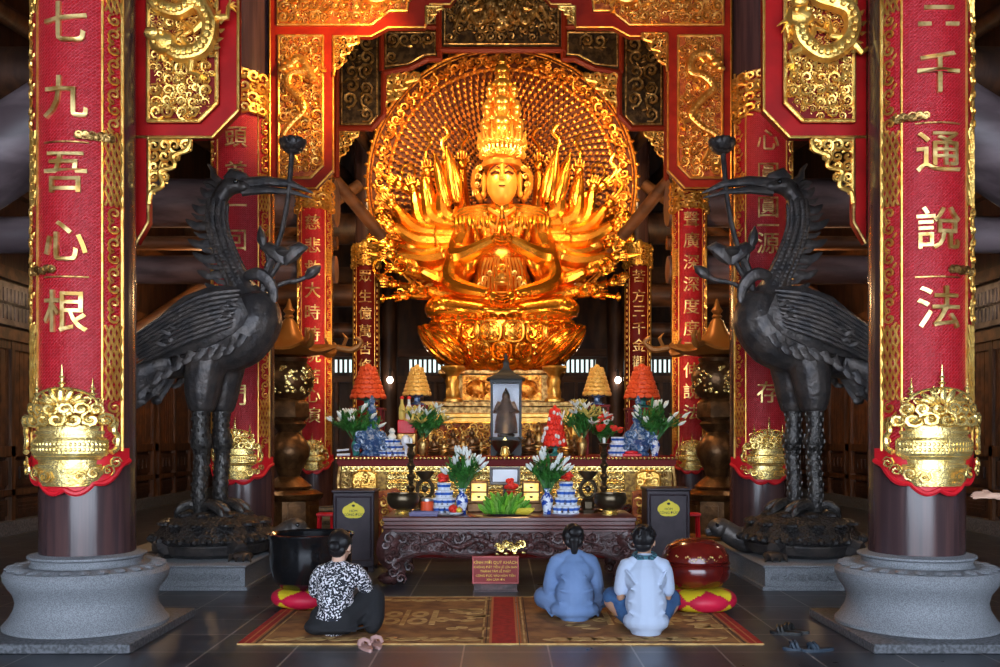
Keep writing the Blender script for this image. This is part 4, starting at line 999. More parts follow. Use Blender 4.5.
    for (rr,zz,n) in ((.66,.65,12),(.42,.75,8),(.0,.80,1)):
        for i in range(n): 
            a=2*pi*i/n; b.lathe((x0+rr*cos(a),y0+rr*sin(a),zz-.02),[(.13,0),(.12,.025),(.05,.05),(.01,.055)],6)
    sh=b.build('shell',M['shell'],tt)
    for i,(ax,ay) in enumerate(((-.62,-.74),(.62,-.74),(-.62,.72),(.62,.72))):
        b=MB(sq); b.ell((x0+ax*.95,y0+ay,.31),(.15,.17,.055),10,6)
        for c in range(4): b.tube([(x0+ax*.95+(c-1.5)*.075,y0+ay-.10,.32),(x0+ax+(c-1.5)*.095,y0+ay-.2,.275)],[.035,.012],6)
        b.build('foot',M['bronze'],tt)
    b=MB(sq)
    for e in (-1,1): b.ell((x0-sd*1.13,y0+.2+e*.11,.59),.03,7,5)
    b.build('eye',M['black_metal'],tt)
    # plinth
    xa=-2.62*1 if sd<0 else 2.68; xb=-4.35 if sd<0 else 4.35
    p=thing('stone_plinth','low grey stone plinth with carved sides under the %s tortoise'%nm,'plinth',((xa+xb)/2,10.7,0),'stone plinths of the cranes')
    q=.0
    b=MB(); P=[(xa,9.68),(xa,11.85),(xb,11.85),(xb,9.68)] 
    b.prismz(P if sd>0 else P[::-1],.03,.225); b.build('block',M['stone'],p)
    b=MB(); lo=min(xa,xb); hi=max(xa,xb); b.box(lo-.02,hi+.02,9.66,11.87,.225,.258,bev=.01); b.build('top_slab',M['stone'],p)
    b=MB(); b.box(lo-.03,hi+.03,9.65,11.88,0,.035); b.build('foot_moulding',M['stone'],p)
    b=MB(); rnd=random.Random(8); n=26
    for i in range(n): curl(b,lo+.09+(hi-lo-.18)*i/(n-1),.13,9.682,.085,rnd,1 if i%2 else -1,tr=.1)
    for xx in ((hi-.22,) if sd<0 else (lo+.22,)): b.box(xx-.006,xx+.006,9.672,9.69,.04,.22)
    b.build('carved_band',M['stone'],p)
M['shell']=mat('tortoise_shell_bronze',(.045,.042,.042),.45,metal=.4,bump=.8,bscale=30,btype='voronoi')
for sd in (-1,1): crane(sd)
# ---------------------------------------------------------------- pierced bronze lantern urns between second and third columns
for sd,nm in ((-1,'left'),(1,'right')):
    D=14.2; x=X(289 if sd<0 else 717,D)
    t=thing('lantern_urn','big bronze urn with pierced globe and upturned orange roof, %s side'%nm,'lantern urn',(x,D,0),'bronze lantern urns')
    b=MB(); b.lathe((x,D,0),[(.52,0),(.52,.10),(.46,.14),(.44,.62),(.50,.66),(.52,.72),(.40,.78)],8); 
    for i in range(8): a=2*pi*(i+.5)/8; b.box(x+.40*cos(a)-.09,x+.40*cos(a)+.09,D+.40*sin(a)-.03,D+.40*sin(a)+.03,.2,.56,rot=Matrix.Rotation(a+pi/2,3,'Z'))
    b.build('octagonal_foot',M['bronze_warm'],t)
    b=MB(); b.lathe((x,D,.78),[(.30,0),(.34,.05),(.26,.12),(.16,.2),(.20,.32),(.30,.50),(.31,.62),(.22,.78),(.15,.86),(.22,.92),(.26,.98),(.20,1.04)],24); b.build('baluster',M['bronze_warm'],t)
    b=MB(); b.lathe((x,D,1.80),[(.22,0),(.30,.06),(.30,.26),(.26,.32),(.18,.36)],6); b.build('hexagonal_neck',M['bronze_warm'],t)
    b=MB(); b.lathe((x,D,2.10),[(.16,0),(.28,.08),(.36,.22),(.38,.36),(.33,.50),(.26,.58),(.28,.64)],28); g=b.build('globe',M['bronze_warm'],t)
    b=MB(); rnd=random.Random(4)
    for k in range(150):
        a=rnd.uniform(0,2*pi); zz=rnd.uniform(.12,.50); r=.37-.5*(zz-.34)**2*3
        b.ell((x+r*cos(a),D+r*sin(a),2.10+zz),(.032,.016,.026),6,4,rot=Matrix.Rotation(a+pi/2,3,'Z'))
    b.build('pierced_gilding',M['gold_pale'],g)
    b=MB(); vs=[];fs=[];n=24
    prof=[(.30,2.78),(.52,2.82),(.50,2.86),(.32,2.95),(.18,3.10),(.09,3.30),(.05,3.34)]
    for k,(r,z) in enumerate(prof):
        for i in range(n):
            a=2*pi*i/n; c=abs(cos(3*a))**6; rr=r*(1+(.42*c if k in(1,2) else .1*c if k==3 else 0)); vs.append((x+rr*cos(a),D+rr*sin(a),z+(.09*c if k in (1,2) else 0)))
    for k in range(len(prof)-1):
        for i in range(n): j=(i+1)%n; fs.append((k*n+i,k*n+j,(k+1)*n+j,(k+1)*n+i))
    b.add(vs,fs); b.build('roof',M['roof_orange'],t)
    b=MB(); b.lathe((x,D,3.33),[(.05,0),(.08,.03),(.05,.07),(.09,.12),(.05,.18),(.015,.3)],12); b.build('finial',M['roof_orange'],t)
    for i in range(6):
        a=2*pi*i/6; d=V((cos(a),sin(a),0)); c=V((x,D,2.9)); b=MB()
        b.tube(smooth_path([c+d*.72,c+d*.95+V((0,0,-.03)),c+d*1.08+V((0,0,.08)),c+d*1.0+V((0,0,.15))],5),[.05]*8+[.035]*7+[.01],7); b.tube([c+d*.8,c+d*.86+V((0,0,.14)),c+d*.80+V((0,0,.22))],[.03,.03,.008],6); b.build('dragon_corner',M['roof_orange'],t)
# ---------------------------------------------------------------- altars
def rect(x0,x1,z0,z1): return [(x0,z0),(x1,z0),(x1,z1),(x0,z1)]
# rear gilded altar table
D=17.5
t=thing('gilded_altar_table','tall gilded altar table right below the lotus throne','altar table',(0,D,0))
xl,xr=X(424,D),X(582,D); zt=Z(413,D)
b=MB(); b.box(xl,xr,D,D+1.5,zt-.09,zt,bev=.02); b.box(xl+.05,xr-.05,D+.03,D+1.45,zt-.16,zt-.09); b.build('table_top',M['gold'],t)
b=MB(); b.box(xl+.08,xr-.08,D+.06,D+1.4,0,zt-.16); b.build('body',M['gold_back'],t)
b=MB(); carve(b,rect(xl+.1,xr-.1,zt-.62,zt-.18),D+.05,.16,5); carve(b,rect(xl+.1,xr-.1,zt-1.3,zt-.62),D+.05,.2,6); rim(b,rect(xl+.1,xr-.1,zt-.60,zt-.18),D+.04,.018,bead=.05); b.build('carved_front',M['gold'],t)
for s,xx in ((-1,xl+.12),(1,xr-.12)):
    b=MB(); b.lathe((xx,D+.05,zt-1.4),[(.1,0),(.12,.3),(.09,.6),(.12,1.0),(.1,1.22)],12,mod=lambda a,k:1+.1*sin(4*a+k)); b.build('corner_post',M['gold'],t)
# middle altar
D=12.2
t=thing('main_altar','long gilded altar with beaded dark red edge behind the rosewood table','altar',(0,D,0))
xl,xr=X(335,D),X(678,D); zt=Z(456.5,D)
b=MB(); b.box(xl,xr,D,D+1.9,zt-.045,zt,bev=.008); b.box(xl+.02,xr-.02,D+.02,D+1.85,zt-.10,zt-.045); b.box(xl+.04,xr-.04,D+.01,D+1.85,zt-.118,zt-.10); b.build('altar_top',M['red_dark'],t)
b=MB()
for i in range(86): b.ell((xl+.02+(xr-xl-.04)*i/85,D-.008,zt-.022),(.020,.018,.018),7,5)
b.build('bead_row',M['gold_pale'],t)
b=MB(); b.box(xl+.06,xr-.06,D+.08,D+1.8,0,zt-.118); b.build('body',M['red_dark'],t)
b=MB(); z1=zt-.13; H=.40
b.box(xl+.05,xr-.05,D+.05,D+.09,z1-.012,z1); b.box(xl+.05,xr-.05,D+.05,D+.09,z1-.062,z1-.05)
for i in range(64): b.ell((xl+.1+(xr-xl-.2)*i/63,D+.035,z1-.03),(.022,.015,.026),6,4)
for k in range(3):     # stacked rows of little framed panels
    z=z1-.085-k*.125
    for (a0,a1) in ((xl+.66,xl+1.35),(xl+1.40,xr-1.40),(xr-1.35,xr-.66)):
        n=max(2,int((a1-a0)/.34)); off=.08 if k==1 else 0
        for i in range(n):
            q0=a0+(a1-a0)*i/n+off*(i>0); q1=a0+(a1-a0)*(i+1)/n-.03
            if q1-q0<.05: continue
            rim(b,rect(q0,q1,z-.095,z),D+.055,.013); carve(b,rect(q0,q1,z-.095,z),D+.06,.075,int(i*7+k),leaf=False)
            b.box(q0+.03,q1-.03,D+.05,D+.06,z-.052,z-.043)
b.build('fret_front',M['gold_pale'],t)
b=MB(); b.box(xl+.07,xr-.07,D+.055,D+.08,z1-.52,z1); b.build('front_board',M['gold_back2'],t)
for xx in (xl+.38,xr-.38):
    b=MB(); P=[(xx-.15,z1-.55),(xx+.15,z1-.55),(xx+.15,z1-.10),(xx+.08,z1-.055),(xx-.08,z1-.055),(xx-.15,z1-.10)]; b.prism(P,D+.03,D+.09); rim(b,P,D+.025,.016); carve(b,P,D+.03,.11,3); b.build('arched_panel',M['gold'],t)
for s,xx in ((-1,xl+.06),(1,xr-.06)):
    b=MB(); carve(b,rect(min(xx,xx-s*.2),max(xx,xx-s*.2),z1-.5,z1-.04),D+.05,.12,9); b.tube([(xx,D+.06,z1),(xx+s*.03,D+.06,z1-.2),(xx,D+.06,z1-.5)],.03,7); b.build('corner_scroll',M['gold_old'],t)
b=MB(); carve(b,rect(xl+.1,xr-.1,.12,z1-.5),D+.07,.17,12); b.build('lower_carving',M['table_carved'],t)  # dark wood instead of gilding: shade under the table put into the colour
b=MB(); b.box(xl-.02,xr+.02,D+.02,D+1.85,0,.1,bev=.02); b.build('plinth',M['red_dark'],t)
# rosewood table in front
D=9.95; FD=D
t=thing('rosewood_altar_table','low dark rosewood table with deeply carved apron and curled legs','altar table',(0,D,0))
xl,xr=X(382,D),X(637,D); zt=Z(517,D); TZ=zt
b=MB(); b.box(xl,xr,D,D+1.0,zt-.05,zt,bev=.012); b.box(xl+.02,xr-.02,D+.02,D+.98,zt-.085,zt-.05); b.box(xl,xr,D,D+1.0,zt-.135,zt-.085,bev=.015); b.box(xl+.03,xr-.03,D+.03,D+.97,zt-.16,zt-.135); b.build('table_top',M['table'],t)
b=MB(); n=40; P=[]
zb=lambda u: zt-.38-.10*abs(u)**3+.03*cos(u*9)
P=[(xl+.05+(xr-xl-.1)*i/n, zb(-1+2*i/n)) for i in range(n+1)]+[(xr-.05,zt-.16),(xl+.05,zt-.16)]
b.prism(P,D+.06,D+.10); ap=b.build('apron',M['table_carved'],t)
b=MB(); carve(b,P,D+.06,.13,4); carve(b,P,D+.065,.08,14,leaf=False); b.tube([(p[0],D+.04,p[1]) for p in P[:n+1]],.02,6); dragon(b,[(xl+.4,zt-.3),(xl+.6,zt-.24),(xl+.8,zt-.32),(xl+1.0,zt-.24),(xl+1.15,zt-.3)],.03,D+.03,2); dragon(b,[(xr-.4,zt-.3),(xr-.6,zt-.24),(xr-.8,zt-.32),(xr-1.0,zt-.24),(xr-1.12,zt-.3)],.03,D+.03,3)
b.build('scroll_carving',M['table_carved'],ap)
b=MB(); rnd=random.Random(2)
for i in range(7): curl(b,X(498+i*4,D),Z(546+3*sin(i*2),D),D+.0,.09,rnd,1 if i%2 else -1,tr=.12); b.ell((X(497+i*4.4,D),D,Z(550+4*cos(i*3),D)),(.03,.015,.015),6,4)
b.build('pale_ornament',M['gold_pale'],ap)
for sy in (0,1):
    for s,xx in ((-1,xl+.13),(1,xr-.13)):
        y=D+.08+sy*.84
        b=MB(); pts,ws=smooth_path([(xx,y,zt-.16),(xx+s*.07,y,zt-.30),(xx+s*.08,y,zt-.42),(xx-s*.02,y,zt-.54),(xx-s*.03,y,zt-.60),(xx+s*.06,y,.07)],6,[.11,.13,.11,.08,.075,.09]); b.tube(pts,ws,10,flat=.8)
        b.ell((xx+s*.06,y,.07),(.13,.10,.065),10,6)
        rnd=random.Random(3)
        for q in range(7): curl(b,xx+s*(.05-.02*q+.06*(q%2)),zt-.22-.07*q,y-.08,.11,rnd,s if q%2 else -s,tr=.12)
        b.build('leg',M['table_carved'],t)

# ---------------------------------------------------------------- offerings and vessels
def lat(b,x,y,z,prof,n=18,**k): b.lathe((x,y,z),prof,n,**k)
AZ=Z(456.5,12.2); A1=12.45; A2=12.9      # top of the middle altar
def vase(x,y,z,h,label,flowers,m='porcelain',group=None,seed=1,spread=.25,fh=.4):
    t=thing('flower_vase',label,'vase',(x,y,z),group)
    b=MB(); s=h; lat(b,x,y,z,[(.16*s,0),(.17*s,.03*s),(.15*s,.06*s),(.20*s,.30*s),(.25*s,.52*s),(.21*s,.68*s),(.11*s,.80*s),(.10*s,.92*s),(.15*s,1.0*s),(.12*s,.99*s)]); b.build('body',M[m],t)
    rnd=random.Random(seed); top=V((x,y,z+h*.97))
    f=thing('flower_bunch',flowers[1],'flowers',tuple(top),None)
    b=MB(); c=MB(); tips=[]
    for i in range(34):
        a=rnd.uniform(0,2*pi); sp=spread*rnd.uniform(.15,1.1); e=top+V((sp*cos(a),sp*.7*sin(a),fh*rnd.uniform(.5,1)*(1.15-.45*sp/spread)))
        b.tube([top+V((0,0,-.10)),top.lerp(e,.5)+V((0,0,.04)),e],[.006,.006,.005],5); tips.append(e)
    b.build('stems',M['leaf'],f)
    for e in tips*5:
        q=top.lerp(e,rnd.uniform(.25,.85)); d=V((rnd.uniform(-1,1),rnd.uniform(-1,1),rnd.uniform(.2,1.1))).normalized(); R=d.to_track_quat('Z','Y').to_matrix()
        c.ell(q+d*.05,(.018,.006,.085),6,4,rot=R)
    c.build('leaves',M['leaf'],f)
    n=0
    for i,e in enumerate(tips):
        if i%2 and flowers[0]!='round': continue
        b=MB()
        if flowers[0] in('lily','both'):
            dd=(e-top).normalized()
            for k in range(6):
                a=2*pi*k/6; d=(dd*.8+V((cos(a),sin(a),.0))*.75).normalized(); R=d.to_track_quat('Z','Y').to_matrix(); b.ell(e+d*.055,(.020,.008,.068),6,4,rot=R)
            b.build('lily',M['lily'] if not(flowers[0]=='both' and i%4==0) else M['flower_y'],f)
        elif flowers[0]=='bud':
            R=(e-top).normalized().to_track_quat('Z','Y').to_matrix(); b.ell(e,(.022,.022,.055),7,5,rot=R); b.ell(e+V((.03,0,.02)),(.014,.014,.04),6,4,rot=R); b.build('flower_bud',M['lily'],f)
        elif flowers[0]=='round':
            b.ell(e,.045,8,6)
            for k in range(8): b.ell(e+V((.035*cos(k*.8),.035*sin(k*.8),.02)),.02,5,4)
            b.build('flower_head',M['flower_r'] if i%5 else M['lily'],f)
        n+=1
    return t
# --- middle altar, left to right
def at(px,D): return X(px,D)
vase(at(356,A1),A1,AZ,.26,'slim grey-green vase at the left end of the gilded altar',('bud','white lilies and long leaves in the vase at the far left of the altar'),'teal',seed=2,spread=.34,fh=.42)
b=MB(); b.tube([(at(337,A1),A1,AZ+.075),(at(349,A1),A1,AZ+.085)],.014,8); b.tube([(at(337,A1),A1,AZ+.015),(at(350,A1),A1,AZ+.02)],.02,8)
o=b.build('incense_bundle',M['cup_white']); tag(o,'pale incense bundle lying at the left tip of the gilded altar','incense')
def dragon_jar(px,D,label,z0=AZ):
    x=at(px,D); t=thing('dragon_jar',label,'jar',(x,D,z0))
    b=MB(); lat(b,x,D,z0,[(.15,0),(.17,.03),(.13,.07),(.20,.14),(.24,.22),(.19,.30),(.12,.34),(.10,.38)],22,mod=lambda a,k:1+.06*sin(6*a+k)); b.build('body',M['porc_blue'],t)
    b=MB(); rnd=random.Random(3)
    for i in range(12): a=2*pi*i/12; curl(b,x+.17*cos(a),z0+.12+.16*(i%3)/2,D-.16,.10,rnd,1 if i%2 else -1,tr=.14)
    b.build('dragon_relief',M['porc_blue'],t)
    b=MB(); lat(b,x,D,z0+.38,[(.10,0),(.06,.06),(.085,.11),(.05,.17),(.065,.22),(.03,.3),(.045,.34),(.01,.42)],14); b.build('stacked_lid',M['porc_blue'],t)
dragon_jar(372,A1+.05,'dark blue dragon jar with stacked gourd lid, left end of the altar')
def cup_tower(px,D,z0,rows,r0,h,label,topc=None,group='pyramids of blue and white cups'):
    x=at(px,D); t=thing('cup_pyramid',label,'cup stack',(x,D,z0),group)
    for k in range(rows):
        r=r0*(1-.17*k); n=max(5,int(11-1.5*k)); zz=z0+k*h
        b=MB(); b.lathe((x,D,zz),[(r*1.02,0),(r*1.05,.008),(r*1.0,.012)],20); b.build('tray',M['cup_white'],t)
        b=MB(); c=MB()
        for i in range(n):
            a=2*pi*i/n; q=(x+(r-.028)*cos(a),D+(r-.028)*sin(a),zz+.012); b.lathe(q,[(.02,0),(.028,.3*h),(.036,h-.016),(.030,h-.014)],9); c.lathe((q[0],q[1],q[2]+.25*h),[(.0285,0),(.034,.30*h),(.036,.34*h)],9)
        o=b.build('cup_ring',M['cup_white'],t); c.build('blue_glaze',M['cup_blue'],t)
    if topc:
        b=MB(); rnd=random.Random(px)
        for k in range(12): b.ell((x+rnd.uniform(-.05,.05),D+rnd.uniform(-.05,.05),z0+rows*h+.02+rnd.uniform(0,.08)),(.03,.03,.025),7,5)
        for k in range(8): a=k*.8; b.tube([(x,D,z0+rows*h+.02),(x+.06*cos(a),D+.06*sin(a),z0+rows*h+.08),(x+.09*cos(a),D+.09*sin(a),z0+rows*h+.05)],[.015,.015,.004],5)
        o=b.build('red_blossom',M[topc]); tag(o,'red blossom on top of the %s'%label.split(',')[0],'flower')
    return t
cup_tower(392,A1,AZ,3,.17,.075,'blue and white cup pyramid, left on the gilded altar')
b=MB(); x=at(392,A1); lat(b,x,A1,AZ+.225,[(.05,0),(.06,.03),(.03,.07),(.045,.1),(.02,.14)],12); o=b.build('small_censer',M['lily']); tag(o,'small pale green censer on the left cup pyramid of the gilded altar','censer')
def petal_tower(px,D,z0,z1,r0,m,label,group=None,stand=True):
    """tapering tower of folded paper or packets on a footed stand"""
    x=at(px,D); t=thing('offering_tower',label,'offering tower',(x,D,z0),group)
    hs=.14 if stand else 0
    if stand:
        b=MB(); lat(b,x,D,z0,[(r0*.45,0),(r0*.5,.02),(r0*.2,.05),(r0*.2,.10),(r0*.7,.13),(r0*.8,.14)],18); b.build('stand',M['porc_blue'] if 'golden' in label else M['teal'],t)
    b=MB(); H=z1-z0-hs; rows=7
    b.lathe((x,D,z0+hs),[(r0*.8,0),(r0*.3,H*.9),(.01,H)],12)
    for k in range(rows):
        r=r0*(1-.66*k/rows); n=14; zz=z0+hs+H*(k+.35)/rows
        for i in range(n):
            a=2*pi*(i+.5*(k%2))/n; b.ell((x+r*.86*cos(a),D+r*.86*sin(a),zz),(.02,r*.23,H/rows*.62),6,5,rot=Matrix.Rotation(a,3,'Z')@Matrix.Rotation(-.22,3,'Y'))
    b.ell((x,D,z1-.03),(r0*.22,r0*.22,.07),8,6)
    b.build('packets',M[m],t)
def stand_table(px,D,w,z1,label):
    x=at(px,D); t=thing('offering_stand',label,'stand',(x,D,AZ)); b=MB()
    b.box(x-w,x+w,D-w*.8,D+w*.8,z1-.03,z1); b.build('top',M['red_dark'],t)
    for sx in (-1,1):
        for sy in (-1,1): b=MB(); b.box(x+sx*w*.85-.015,x+sx*w*.85+.015,D+sy*w*.65-.015,D+sy*w*.65+.015,AZ,z1-.03); b.build('leg',M['red_dark'],t)
D3=13.5
for px,z_top,lab in ((368,Z(408,D3),'left'),(642,Z(408,D3),'right')):
    stand_table(px,D3,.24,z_top,'dark red stand under the orange-red paper tower at the %s end of the altar'%lab)
    petal_tower(px,D3,z_top,Z(366,D3),.28,'paper_or','orange-red tapering paper flower tower at the %s end of the altar'%lab,'red paper flower towers')
for px,lab in ((417,'left'),(597,'right')):
    z_top=Z(405,D3); stand_table(px,D3,.17,z_top,'dark stand under the golden packet tower, %s of the glass case'%lab)
    petal_tower(px,D3,z_top,Z(367,D3),.22,'cake','golden cone-shaped tower of packets, %s of the glass case'%lab,'golden packet towers')
# red box pile and bottles
x=at(407,A2); t=thing('gift_box_pile','red striped gift boxes under pale bottles, left part of the altar','gift boxes',(x,A2,AZ))
b=MB(); b.box(x-.12,x+.12,A2-.1,A2+.1,AZ+.30,AZ+.48,bev=.01); [b.box(x-.11+i*.04,x-.10+i*.04,A2-.106,A2-.1,AZ+.31,AZ+.47) for i in range(6)]; b.build('box',M['red_bright'],t)
b=MB(); b.box(x-.13,x+.13,A2-.11,A2+.11,AZ,AZ+.30,bev=.01); b.build('lower_box',M['gold_old'],t)
for i,px in enumerate((402,409)):
    b=MB(); x=at(px,A2); lat(b,x,A2,AZ+.485,[(.04,0),(.045,.02),(.045,.16),(.02,.22),(.02,.28),(.026,.29)],14); o=b.build('bottle',M['lily'] if i else M['flower_y']); tag(o,('greenish' if not i else 'white')+' bottle standing on the red gift boxes on the altar','bottle')
    b=MB(); lat(b,x,A2,AZ+.765,[(.028,0),(.03,.03),(.01,.04)],12); b.build('cap',M['flower_r'],o)
vase(at(423,A1-.02),A1-.02,AZ,.30,'gilt vase left of the glass case on the gilded altar',('both','white lilies and yellow chrysanthemums, left of the glass case'),'gold_old',seed=5,spread=.30,fh=.38)
vase(at(582,A1-.02),A1-.02,AZ,.30,'gilt vase right of the glass case on the gilded altar',('both','white lilies and yellow chrysanthemums, right of the glass case'),'gold_old',seed=6,spread=.30,fh=.38)
b=MB(); x=at(406,A1-.15); b.ell((x,A1-.15,AZ+.20),(.065,.065,.08),12,8); lat(b,x,A1-.15,AZ,[(.05,0),(.02,.02),(.02,.1),(.04,.125)],12); o=b.build('white_globe_lamp',M['cup_white']); tag(o,'small white round lamp on a stem, left part of the altar','lamp')
# row of small statues in front of the rear table
for i,(px,h,m) in enumerate(((434,.30,'bronze_warm'),(444,.24,'gold_old'),(453,.36,'bronze_warm'),(463,.30,'gold_old'),(472,.38,'bronze_warm'),(481,.30,'gold_old'),(529,.36,'bronze_warm'),(539,.46,'gold_old'),(548,.32,'bronze_warm'),(567,.34,'gold_old'),(574,.28,'bronze_warm'),(612,.22,'bronze_warm'))):
    D_=A2+.1*(i%3); x=at(px,D_); t=thing('seated_figurine','%s seated figurine, %s from the left of the six %s of the glass case'%('brown' if m=='bronze_warm' else 'gilt',('first','second','third','fourth','fifth','sixth')[i%6],'left' if i<6 else 'right'),'figurine',(x,D_,AZ),'small figurines on the altar')
    b=MB(); s=h; lat(b,x,D_,AZ,[(.30*s,0),(.33*s,.05*s),(.26*s,.10*s),(.32*s,.18*s),(.28*s,.22*s)],16,mod=lambda a,k:1+.05*sin(8*a)); b.build('lotus_base',M[m],t)
    b=MB(); z=AZ+.2*s; b.ell((x,D_,z+.08*s),(.30*s,.22*s,.11*s),12,7); b.ell((x,D_,z+.28*s),(.17*s,.13*s,.24*s),12,8); b.ell((x,D_-.01,z+.60*s),(.095*s,.10*s,.13*s),10,8); b.ell((x,D_,z+.74*s),(.05*s,.05*s,.06*s),8,5)
    for e in (-1,1): b.tube([(x+e*.15*s,D_,z+.42*s),(x+e*.22*s,D_-.04*s,z+.25*s),(x+e*.03*s,D_-.15*s,z+.2*s)],[.06*s,.055*s,.04*s],7); b.ell((x+e*.095*s,D_,z+.57*s),(.015*s,.02*s,.05*s),6,4)
    b.build('body',M[m],t)
    if i%2==0:
        b=MB(); b.tube([(x+.30*s*cos(a),D_+.12*s,z+.42*s+.40*s*sin(a)) for a in [pi*k/12-.3 for k in range(16)]],.025*s,6); b.build('halo',M['gold'],t)
# glass case
D=12.75; x=at(506,D); t=thing('glass_shrine_case','black roofed glass case with a dark figure, centre of the altar','display case',(x,D,AZ))
w=.205; zb=Z(437,D); zt=Z(383,D)
b=MB(); b.box(x-w,x+w,D-.16,D+.2,AZ,zb-.02); b.box(x-w-.02,x+w+.02,D-.18,D+.22,zb-.03,zb); b.build('base',M['black'],t)
for sx in (-1,1):
    for y in (D-.15,D+.18): b=MB(); b.box(x+sx*(w-.012)-.014,x+sx*(w-.012)+.014,y-.014,y+.014,zb,zt); b.build('corner_post',M['black'],t)
b=MB(); b.box(x-w,x+w,D+.19,D+.20,zb,zt); b.build('back_panel',M['case_back'],t)
b=MB(); b.box(x-w+.02,x+w-.02,D-.152,D-.148,zb,zt); b.build('front_glass',M['glass'],t)
b=MB(); b.box(x-w-.01,x+w+.01,D-.17,D+.21,zt,zt+.04)
n=4; vs=[]; 
for (q,z) in ((w+.05,zt+.04),(w+.04,zt+.055),(w*.62,zt+.11),(w*.22,zt+.19),(.03,zt+.26)): vs+=[(x-q,D-.14-q*.5,z),(x+q,D-.14-q*.5,z),(x+q,D+.18+q*.5,z),(x-q,D+.18+q*.5,z)]
fs=[(0,1,2,3)]+[(k*4+i,k*4+(i+1)%4,k*4+4+(i+1)%4,k*4+4+i) for k in range(4) for i in range(4)]+[(16,17,18,19)]
b.add(vs,fs); b.lathe((x,D,zt+.24),[(.03,0),(.045,.03),(.02,.07),(.03,.1),(.008,.16)],12); b.build('roof',M['black'],t)
b=MB(); D_=D; lat(b,x,D_,zb,[(.11,0),(.12,.03),(.09,.06)],18); b.tube([(x,D_,zb+.05),(x,D_,zb+.2),(x,D_,zb+.36),(x,D_,zb+.48),(x,D_,zb+.55)],[.16,.15,.115,.07,.03],14); b.ell((x,D_,zb+.54),(.055,.055,.075),10,8); b.tube([(x,D_,zb+.58),(x,D_,zb+.66)],[.045,.006],8)
for e in (-1,1): b.tube([(x+e*.08,D_,zb+.46),(x+e*.14,D_-.03,zb+.34),(x+e*.03,D_-.10,zb+.33)],[.04,.04,.025],7)
o=b.build('standing_figurine',M['bronze_warm']); tag(o,'dark cloaked figurine inside the black glass case','figurine')
b=MB(); D_=12.3; x=at(505,D_); b.prism([(x+.0+ (.085 if k%2==0 else .045)*sin(2*pi*k/10), AZ+.17+(.085 if k%2==0 else .045)*cos(2*pi*k/10)) for k in range(10)],D_-.02,D_+.02); b.lathe((x,D_,AZ),[(.07,0),(.03,.03),(.025,.10),(.05,.13)],10); b.tube([(x-.05,D_,AZ+.02),(x-.03,D_,AZ+.12)],.02,6); b.tube([(x+.05,D_,AZ+.02),(x+.03,D_,AZ+.12)],.02,6)
o=b.build('star_ornament',M['gold_pale']); tag(o,'small pale gold star ornament in front of the glass case','ornament')
b=MB(); D_=12.42; x=at(505,D_); lat(b,x,D_,AZ,[(.11,0),(.12,.02),(.09,.04),(.16,.13),(.18,.20),(.15,.21)],20); [b.tube([(x+e*.16,D_,AZ+.15),(x+e*.22,D_,AZ+.20),(x+e*.17,D_,AZ+.25)],.014,6) for e in (-1,1)]; o=b.build('incense_pot',M['bronze_bowl']); tag(o,'round dark incense pot behind the star ornament','incense pot')
# right side of the middle altar
petal_tower(555,A1+.02,AZ,Z(408,A1),.16,'flower_r','red and white sugar tower with pink top, right of the glass case')
b=MB(); x=at(555,A1-.14); rnd=random.Random(4)
for k in range(26): a=rnd.uniform(0,6.3); zz=rnd.uniform(.02,.5); r=.165*(1.05-.9*zz/.6); b.ell((x+r*cos(a),A1+.02+r*sin(a),AZ+.14+zz),(.02,.02,.03),6,4)
o=b.build('white_sugar_flowers',M['lily']); tag(o,'tiny white sugar flowers stuck on the red tower beside the glass case','sugar flowers')
vase(at(603,A2),A2,AZ,.22,'low dark vase behind the tall candlestick, right of the glass case',('round','round bouquet of red roses in the low dark vase'),'bronze_warm',seed=9,spread=.21,fh=.36)
cup_tower(618,A1,AZ,3,.13,.085,'blue and white cup pyramid, right on the gilded altar')
dragon_jar(638,A1+.1,'dark blue dragon jar with stacked gourd lid, right end of the altar')
vase(at(655,A1-.05),A1-.05,AZ,.27,'blue and white bellied vase at the right end of the altar',('bud','green leaves with pale lily buds at the far right of the altar'),seed=11,spread=.36,fh=.45)
b=MB(); x=at(632,A1-.16); b.box(x-.12,x+.12,A1-.2,A1-.06,AZ,AZ+.035,bev=.008); b.ell((x,A1-.13,AZ+.05),(.09,.05,.025),10,5); o=b.build('red_packet_tray',M['red_bright']); tag(o,'small crimson tray of packets at the altar edge, right side','tray')
for px,lab in ((345,'left'),(664,'right')):
    pass
